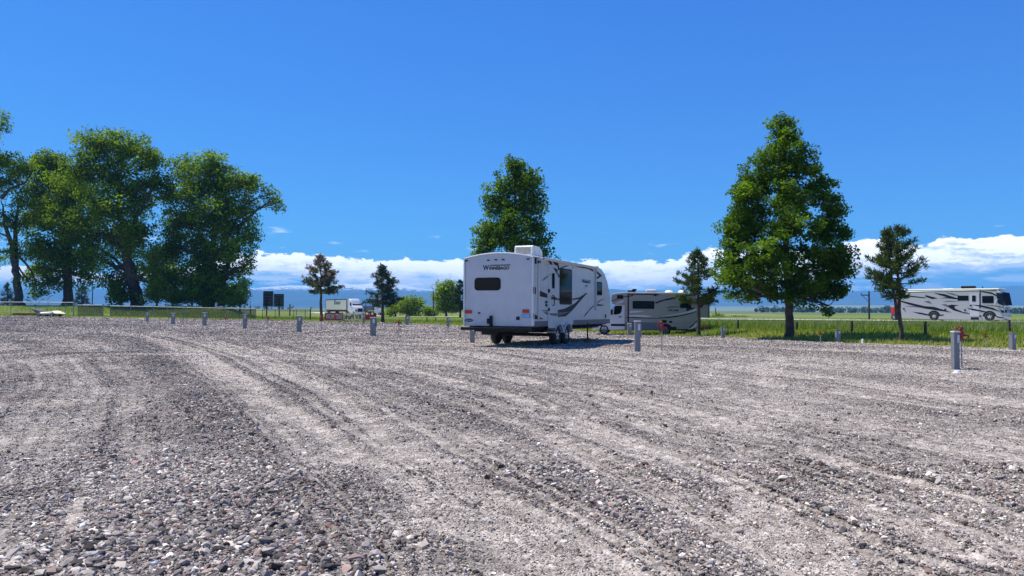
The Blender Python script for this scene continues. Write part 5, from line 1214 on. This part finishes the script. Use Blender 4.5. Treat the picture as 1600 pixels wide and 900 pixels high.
for px, py, hp, lb in [
    (1502.5, 574.5, 64, 'nearest red yard hydrant, just behind the nearest power pedestal'),
    (1034, 548, 46, 'red yard hydrant just right of the tall pedestal by the beige motorhome'),
    (623, 526, 26, 'red yard hydrant on open gravel between the dark pine and the travel trailer'),
    (502, 519.5, 25, 'red yard hydrant in front of the trunk of the browning pine'),
    (418.5, 514, 20, 'thin yard hydrant below the posts of the large sign'),
    (352.5, 512, 19, 'red yard hydrant among the far left pedestals, below the broad dark cottonwood'),
    (303, 506, 14, 'small far yard hydrant below the sunlit grass behind the fence'),
    (263.5, 504.5, 12, 'tiny farthest yard hydrant at the left end of the row'),
    (1101, 526.5, 19, 'thin hydrant on the grass just right of the pine trunk at the slide-out'),
    (1282, 536.5, 20, 'red yard hydrant just left of the short pedestal in the tree shadow'),
    (1540.5, 543.5, 24, 'red yard hydrant near the grass between the nearest pedestal and the right edge')]:
    hydrant(px, py, hp, lb)
# white pipe stubs
def stub(px, py, r, h, label, name='pipe_stub'):
    p = hit(px, py); q = MB(); q.lathe([(r * 1.25, 0), (r * 1.25, .03), (r, .035), (r, h), (r * .9, h + .012), (.001, h + .015)], (0, 0, 0), 'z', 14)
    o = q.build(name, M['pvc'], None, loc=(p.x, p.y, float(lot_z(p.x, p.y)) - .01)); tag(o, label, 'pipe', 'white sewer pipe stubs in the gravel')
stub(1496, 583.5, .06, .05, 'white sewer pipe stub at the foot of the nearest pedestal')
stub(424, 515, .07, .06, 'white pipe stub beside the thin hydrant under the large sign'); stub(350, 513, .07, .05, 'white pipe stub beside the hydrant under the broad cottonwood')
stub(208, 503, .09, .07, 'white pipe stub far off near the left fence'); stub(1348, 536, .04, .16, 'white pipe stub on the gravel edge in the tree shadow')
stub(700, 532, .06, .05, 'white pipe stub in the open gravel left of the trailer bumper')
# a few flat pale rubbish scraps / large stones in the foreground
def rock(px, py, s, label, tone=(.42, .40, .385)):
    p = hit(px, py); g = np.random.default_rng(int(px)); bm = bmesh.new(); bmesh.ops.create_icosphere(bm, subdivisions=2, radius=1)
    for v in bm.verts: v.co *= 1 + g.normal(0, .10); v.co.x *= s; v.co.y *= s * .7; v.co.z *= s * .42
    q = MB(); bm.verts.ensure_lookup_table(); q.add([v.co for v in bm.verts], [[v.index for v in f.verts] for f in bm.faces]); bm.free()
    o = q.build('stone', MROCK, None, loc=(p.x, p.y, float(lot_z(p.x, p.y)) + s * .15)); o.rotation_euler = (0, .15, g.random() * 3); tag(o, label, 'stone', 'larger stones in the foreground gravel')
MROCK = mat('pale_stone', (.34, .325, .315), .9, noise=.3, nscale=30, bump=.5, bscale=60)
rock(146, 889, .045, 'largest stone near the bottom left corner of the gravel'); rock(765, 818, .026, 'pale stone in the fine gravel left of the coarse ridge'); rock(1336, 880, .028, 'pale stone near the bottom edge, right of centre')
rock(675, 843, .024, 'light stone in the middle of the foreground'); rock(308, 686, .03, 'pale stone in the dark coarse gravel, upper left')

# ------------------------------------------------------------------ chain-link fence
def net_mat(name, col, dens):
    m = bpy.data.materials.new(name); m.use_nodes = True; T = NT(m.node_tree); b = T.n['Principled BSDF']; b.inputs['Base Color'].default_value = (*col, 1); b.inputs['Roughness'].default_value = .6
    tr = T.new('ShaderNodeBsdfTransparent'); mx = T.new('ShaderNodeMixShader'); mx.inputs[0].default_value = dens
    T.put(mx.inputs[1], tr.outputs[0]); T.put(mx.inputs[2], b.outputs[0]); T.put(T.n['Material Output'].inputs[0], mx.outputs[0]); return m
NET, NET_SHADE = net_mat('chain_link', (.16, .17, .17), .16), net_mat('chain_link_shade_tint', (.012, .028, .03), .68)  # second net: dark green tint stands in for tree shade behind the mesh
def fence(name, label, pts, hpx, post_px, mm, net, thick=(), group='chain-link fence along the far side', r=.03, gate=False):
    """pts: base pixels with depth; posts at the given photo columns"""
    P = [base_at(px, Y) for px, Y in pts]; t = thing(name, label, 'gate' if gate else 'fence', P[0], 0, group); o = P[0]
    H = hpx
    def on(px):
        d = ray(px, 484); k = d.x / d.y
        for a, b_ in zip(P, P[1:]):
            s = (k * a.y - a.x) / ((b_.x - a.x) - k * (b_.y - a.y))
            if -.001 <= s <= 1.001: q = a.lerp(b_, s); q.z = float(gz(q.x, q.y)); return q
        return P[-1] if abs(px - pts[-1][0]) < abs(px - pts[0][0]) else P[0]
    cols = sorted(post_px); Q = [on(c) for c in cols]
    for c, q_ in zip(cols, Q):
        q = MB(); rr = .07 if c in thick else r; l = q_ - o; q.tube([(l.x, l.y, l.z - .1), (l.x, l.y, l.z + H + (.12 if c in thick else .04))], rr, 8); q.build('post', M[mm], t)
    q = MB(); q.tube([tuple(x - o + Vector((0, 0, H))) for x in Q], .03, 6); q.build('top_rail', M[mm], t)
    q = MB()
    for a, b_ in zip(Q, Q[1:]):
        a_, b__ = a - o, b_ - o; q.add([(a_.x, a_.y, a_.z + .03), (b__.x, b__.y, b__.z + .03), (b__.x, b__.y, b__.z + H), (a_.x, a_.y, a_.z + H)], [(0, 1, 2, 3)])
    nt_ = q.build('mesh_panel', net, t)
    return t
fence('chain_link_fence', 'taller bare chain-link fence section at the left, behind the white boat trailer', [(-60, 88), (115, 88)], 1.62, (-60, -20, 17, 48, 75, 102, 115), 'galv', NET, thick=(115,))
fence('fence_gate', 'narrow-barred gate section beside the thick galvanised fence post', [(116, 88), (162, 88.5)], 1.32, (121.5, 134, 147, 161), 'galv', NET_SHADE, thick=(161,), gate=True)
fence('chain_link_fence', 'long low chain-link fence with tree shade coloured into its mesh, before the big cottonwoods', [(163, 88.5), (400, 87)], 1.23, (172, 204, 240, 262, 290, 320, 352, 380, 401), 'galv', NET_SHADE)
fence('chain_link_fence', 'dark open chain-link fence below the large sign, ending at a thick post by the banner', [(401.5, 87), (486, 82)], 1.12, (410, 430, 459, 463, 477, 485), 'dkgreen', NET, thick=(485,))
# ------------------------------------------------------------------ banner seen from behind
for nm_, c_ in (('cream', (.80, .74, .52)), ('bred', (.50, .10, .09))):
    m_ = bpy.data.materials.new('banner_cloth_' + nm_); m_.use_nodes = True; T = NT(m_.node_tree); b__ = T.n['Principled BSDF']; b__.inputs['Base Color'].default_value = (*c_, 1); b__.inputs['Roughness'].default_value = .8
    tr = T.new('ShaderNodeBsdfTranslucent'); tr.inputs['Color'].default_value = (*c_, 1); mx = T.new('ShaderNodeMixShader'); mx.inputs[0].default_value = .55
    T.put(mx.inputs[1], b__.outputs[0]); T.put(mx.inputs[2], tr.outputs[0]); T.put(T.n['Material Output'].inputs[0], mx.outputs[0]); M[nm_] = m_
def banner(px0, px1, py0, py1, Y, mm, txt, tm, label, n_post=2):
    a, b_ = at(px0, py1, Y), at(px1, py1, Y); zt_ = at(px0, py0, Y).z - a.z; L = (b_ - a).length; rz = math.atan2(b_.y - a.y, b_.x - a.x)
    a.z = float(gz(a.x, a.y)) ; z1 = at(px0, py1, Y).z - a.z; t = thing('banner_sign', label, 'banner', a, rz, 'cloth banners facing the road')
    q = MB(); q.box((L / 2, 0, z1 + zt_ / 2), (L, .02, zt_)); cl = q.build('cloth', M[mm], t)
    if txt:
        q = MB(); text_fit(q, txt, lambda u, v, d: (u, -.011 - d, v), L * .05, z1 + zt_ * .18, L * .95, z1 + zt_ * .86, thick=.003, weight=.045, mirror=True); q.build('lettering', M[tm], cl)
    for x in np.linspace(.02, L - .02, n_post): q = MB(); q.tube([(x, .05, -.1), (x, .05, z1 + zt_ + .03)], .03, 6); q.build('post', M['galv'], t)
def txtsx(txt, L): return {'EXIT NOW': (L - .25) / 5.2, 'RV Park': (L - .2) / 4.25}.get(txt, .5) * 1.0
banner(507, 535.5, 488.5, 500.5, 78, 'bred', 'EXIT NOW', 'white', 'red banner with mirrored white letters reading EXIT NOW from behind')
banner(536, 566, 489.5, 501, 78, 'cream', 'RV Park', 'greyg', 'cream banner with mirrored dark letters reading RV Park from behind')
banner(571, 588, 491.5, 499.5, 79, 'bred', None, None, 'small faded red banner right of the cream one')
# ------------------------------------------------------------------ large road sign from behind
Ys = 112; sb = at(427, 494, Ys); sb.z = float(gz(sb.x, sb.y))
t = thing('road_sign', 'large dark two-panel highway sign seen from behind on two posts', 'road sign', sb)
L_ = lambda px, py: at(px, py, Ys) - sb
for (x0, y0, x1, y1) in ((411, 455, 427.3, 479), (427.6, 459.3, 443.8, 479.3)):
    a, b_ = L_(x0, y1), L_(x1, y0); q = MB(); q.box(((a.x + b_.x) / 2, 0, (a.z + b_.z) / 2), (b_.x - a.x, .05, b_.z - a.z)); pn = q.build('panel', mat('sign_back', (.085, .06, .052), .6), t)
    q = MB()
    for i in range(5): q.box(((a.x + b_.x) / 2, -.05, a.z + (b_.z - a.z) * (i + .3) / 5), (b_.x - a.x - .1, .05, .06))
    for i in (0, 1): q.box((a.x + .1 + i * (b_.x - a.x - .2), -.06, (a.z + b_.z) / 2), (.06, .05, b_.z - a.z - .1))
    q.build('brace', mat('sign_brace', (.22, .19, .18), .6), pn)
for px in (417.3, 437): a = L_(px, 470); q = MB(); q.box((a.x, -.14, a.z / 2 + .1), (.16, .12, a.z + .6)); q.build('post', M['pole'], t)
# ------------------------------------------------------------------ poles
def pole(px, ytop, Y, r, label, arm=0, name='utility_pole', armz=.4):
    b_ = base_at(px, Y); top_ = at(px, ytop, Y).z - b_.z; t = thing(name, label, 'utility pole', b_, 0, 'wooden poles')
    q = MB(); q.tube([(0, 0, -.2), (0, 0, top_)], [r, r * .75], 8); q.build('shaft', M['pole'], t)
    if arm: q = MB(); q.box((arm * .42, 0, top_ - armz), (abs(arm), .1, .12)); q.tube([(0, 0, top_ - armz - abs(arm) * .8), (arm * .8, 0, top_ - armz)], .03, 5); q.tube([(arm * .88, 0, top_ - armz), (arm * .88, 0, top_ - armz + .3)], .05, 5); q.build('crossarm', M['pole'], t)
pole(1358, 455, 95, .13, 'tall utility pole with a one-sided crossarm behind the twin-stemmed pine', arm=-1.1, armz=.5)
pole(1295, 482, 150, .12, 'short far utility pole right of the big tree trunk', arm=.9, armz=.05); pole(1118, 481, 150, .11, 'bare far pole right of the pine at the slide-out')
pole(1220, 493, 260, .2, 'tiny far pole with a wide top left of the big tree trunk', arm=1.6, armz=.1)
pole(144, 450, 130, .09, 'thin bare pole between the straight trunk and the leaning cottonwood'); pole(391.5, 477, 118, .1, 'short dark pole just left of the large sign')
pole(453, 475, 120, .11, 'dark pole right of the large sign with a lamp head', arm=.6, armz=.5); pole(677, 455, 112, .1, 'thin pole against the left side of the bright green tree'); pole(571, 470, 140, .08, 'thin lamp pole between the truck and the cone-shaped pine', arm=-.6, armz=.1)
# ------------------------------------------------------------------ wire fence posts on the verge
for px, py, hp, lb in [(1153, 515, 13.5, 'dark fence post in the grass left of the big tree'), (1331, 521, 18, 'dark fence post in the grass right of the big tree, above its shadow'),
                       (1446, 525, 21, 'dark fence post in the grass below the rear of the white motorhome'), (1577, 521, 20, 'dark fence post behind the short pedestal at the right edge'),
                       (667, 503, 7, 'small post in the grass below the low round bush'), (681, 503, 6.5, 'small post in the grass left of the far small pedestal'), (1245, 518, 14, 'dark fence post just right of the big trunk')]:
    p = hit(px, py); h = hp * mpp(p.y) + .12; q = MB(); q.box((0, 0, h / 2 - .1), (.085, .085, h)); q.box((0, 0, h - .09), (.06, .06, .03))
    o = q.build('fence_post', M['pole'], None, loc=(p.x, p.y, p.z)); tag(o, lb, 'fence post', 'posts of the wire fence along the road ditch')
q = MB(); PW = [hit(*p) for p in ((1100, 514), (1153, 515), (1245, 518), (1331, 521), (1446, 525), (1577, 529), (1640, 531))]
for dz in (.45, .7): q.tube([p + Vector((0, 0, dz)) for p in PW], .004, 4, cap=False)
wo_ = q.build('fence_wire', M['dkgreen'], None); tag(wo_, 'thin wires strung between the dark posts in the tall grass', 'wire')
# ------------------------------------------------------------------ boat trailer and red beams by the left fence
b_ = hit(78, 495.2); b_.z = float(lot_z(b_.x, b_.y)); k = mpp(b_.y)
t = thing('boat_trailer', 'low cream pointed boat on a small trailer parked by the left fence', 'boat trailer', b_, -.08)
hull = [(-.5 * 40 * k * .8, 5.2 * k), (-.30 * 40 * k, 7.2 * k), (.15 * 40 * k, 8.2 * k), (.26 * 40 * k, 9.6 * k), (.42 * 40 * k, 7.4 * k), (.52 * 40 * k, 5.0 * k), (.40 * 40 * k, 4.3 * k), (-.38 * 40 * k, 3.6 * k)]
shell(hull, 1.3, 0, n=4, round_=.12).build('hull', M['paper'], t)
q = MB(); q.prism([(-.62 * 40 * k, 12 * k), (-.45 * 40 * k, 11 * k), (-.26 * 40 * k, 8 * k), (-.30 * 40 * k, 5 * k), (-.42 * 40 * k, 6 * k)], side_fn(-.6, 1), 1.2); q.build('outboard_cover', M['greyg'], t)
q = MB(); q.box((0, 0, 2.6 * k), (34 * k, .9, .12)); q.tube([(.15 * 40 * k, 0, 2.6 * k), (.34 * 40 * k, 0, 6.5 * k)], .06, 6); q.build('frame', M['under'], t)
for x in (-.28 * 40 * k, .25 * 40 * k):
    for sy in (-1, 1): wheel(t, x, sy * .62, .2, .16, sy, spokes=4)
b_ = hit(36, 493.5); q = MB(); 
for i in range(3): q.box((i * .05, i * .12, .09 + .14 * (i % 2)), (3.0, .16, .14), bev=.01)
o = q.build('beam_stack', M['rust'], None, loc=(b_.x, b_.y + .3, float(lot_z(b_.x, b_.y)))); tag(o, 'low stack of rust-red beams lying at the fence foot left of the boat', 'beams')
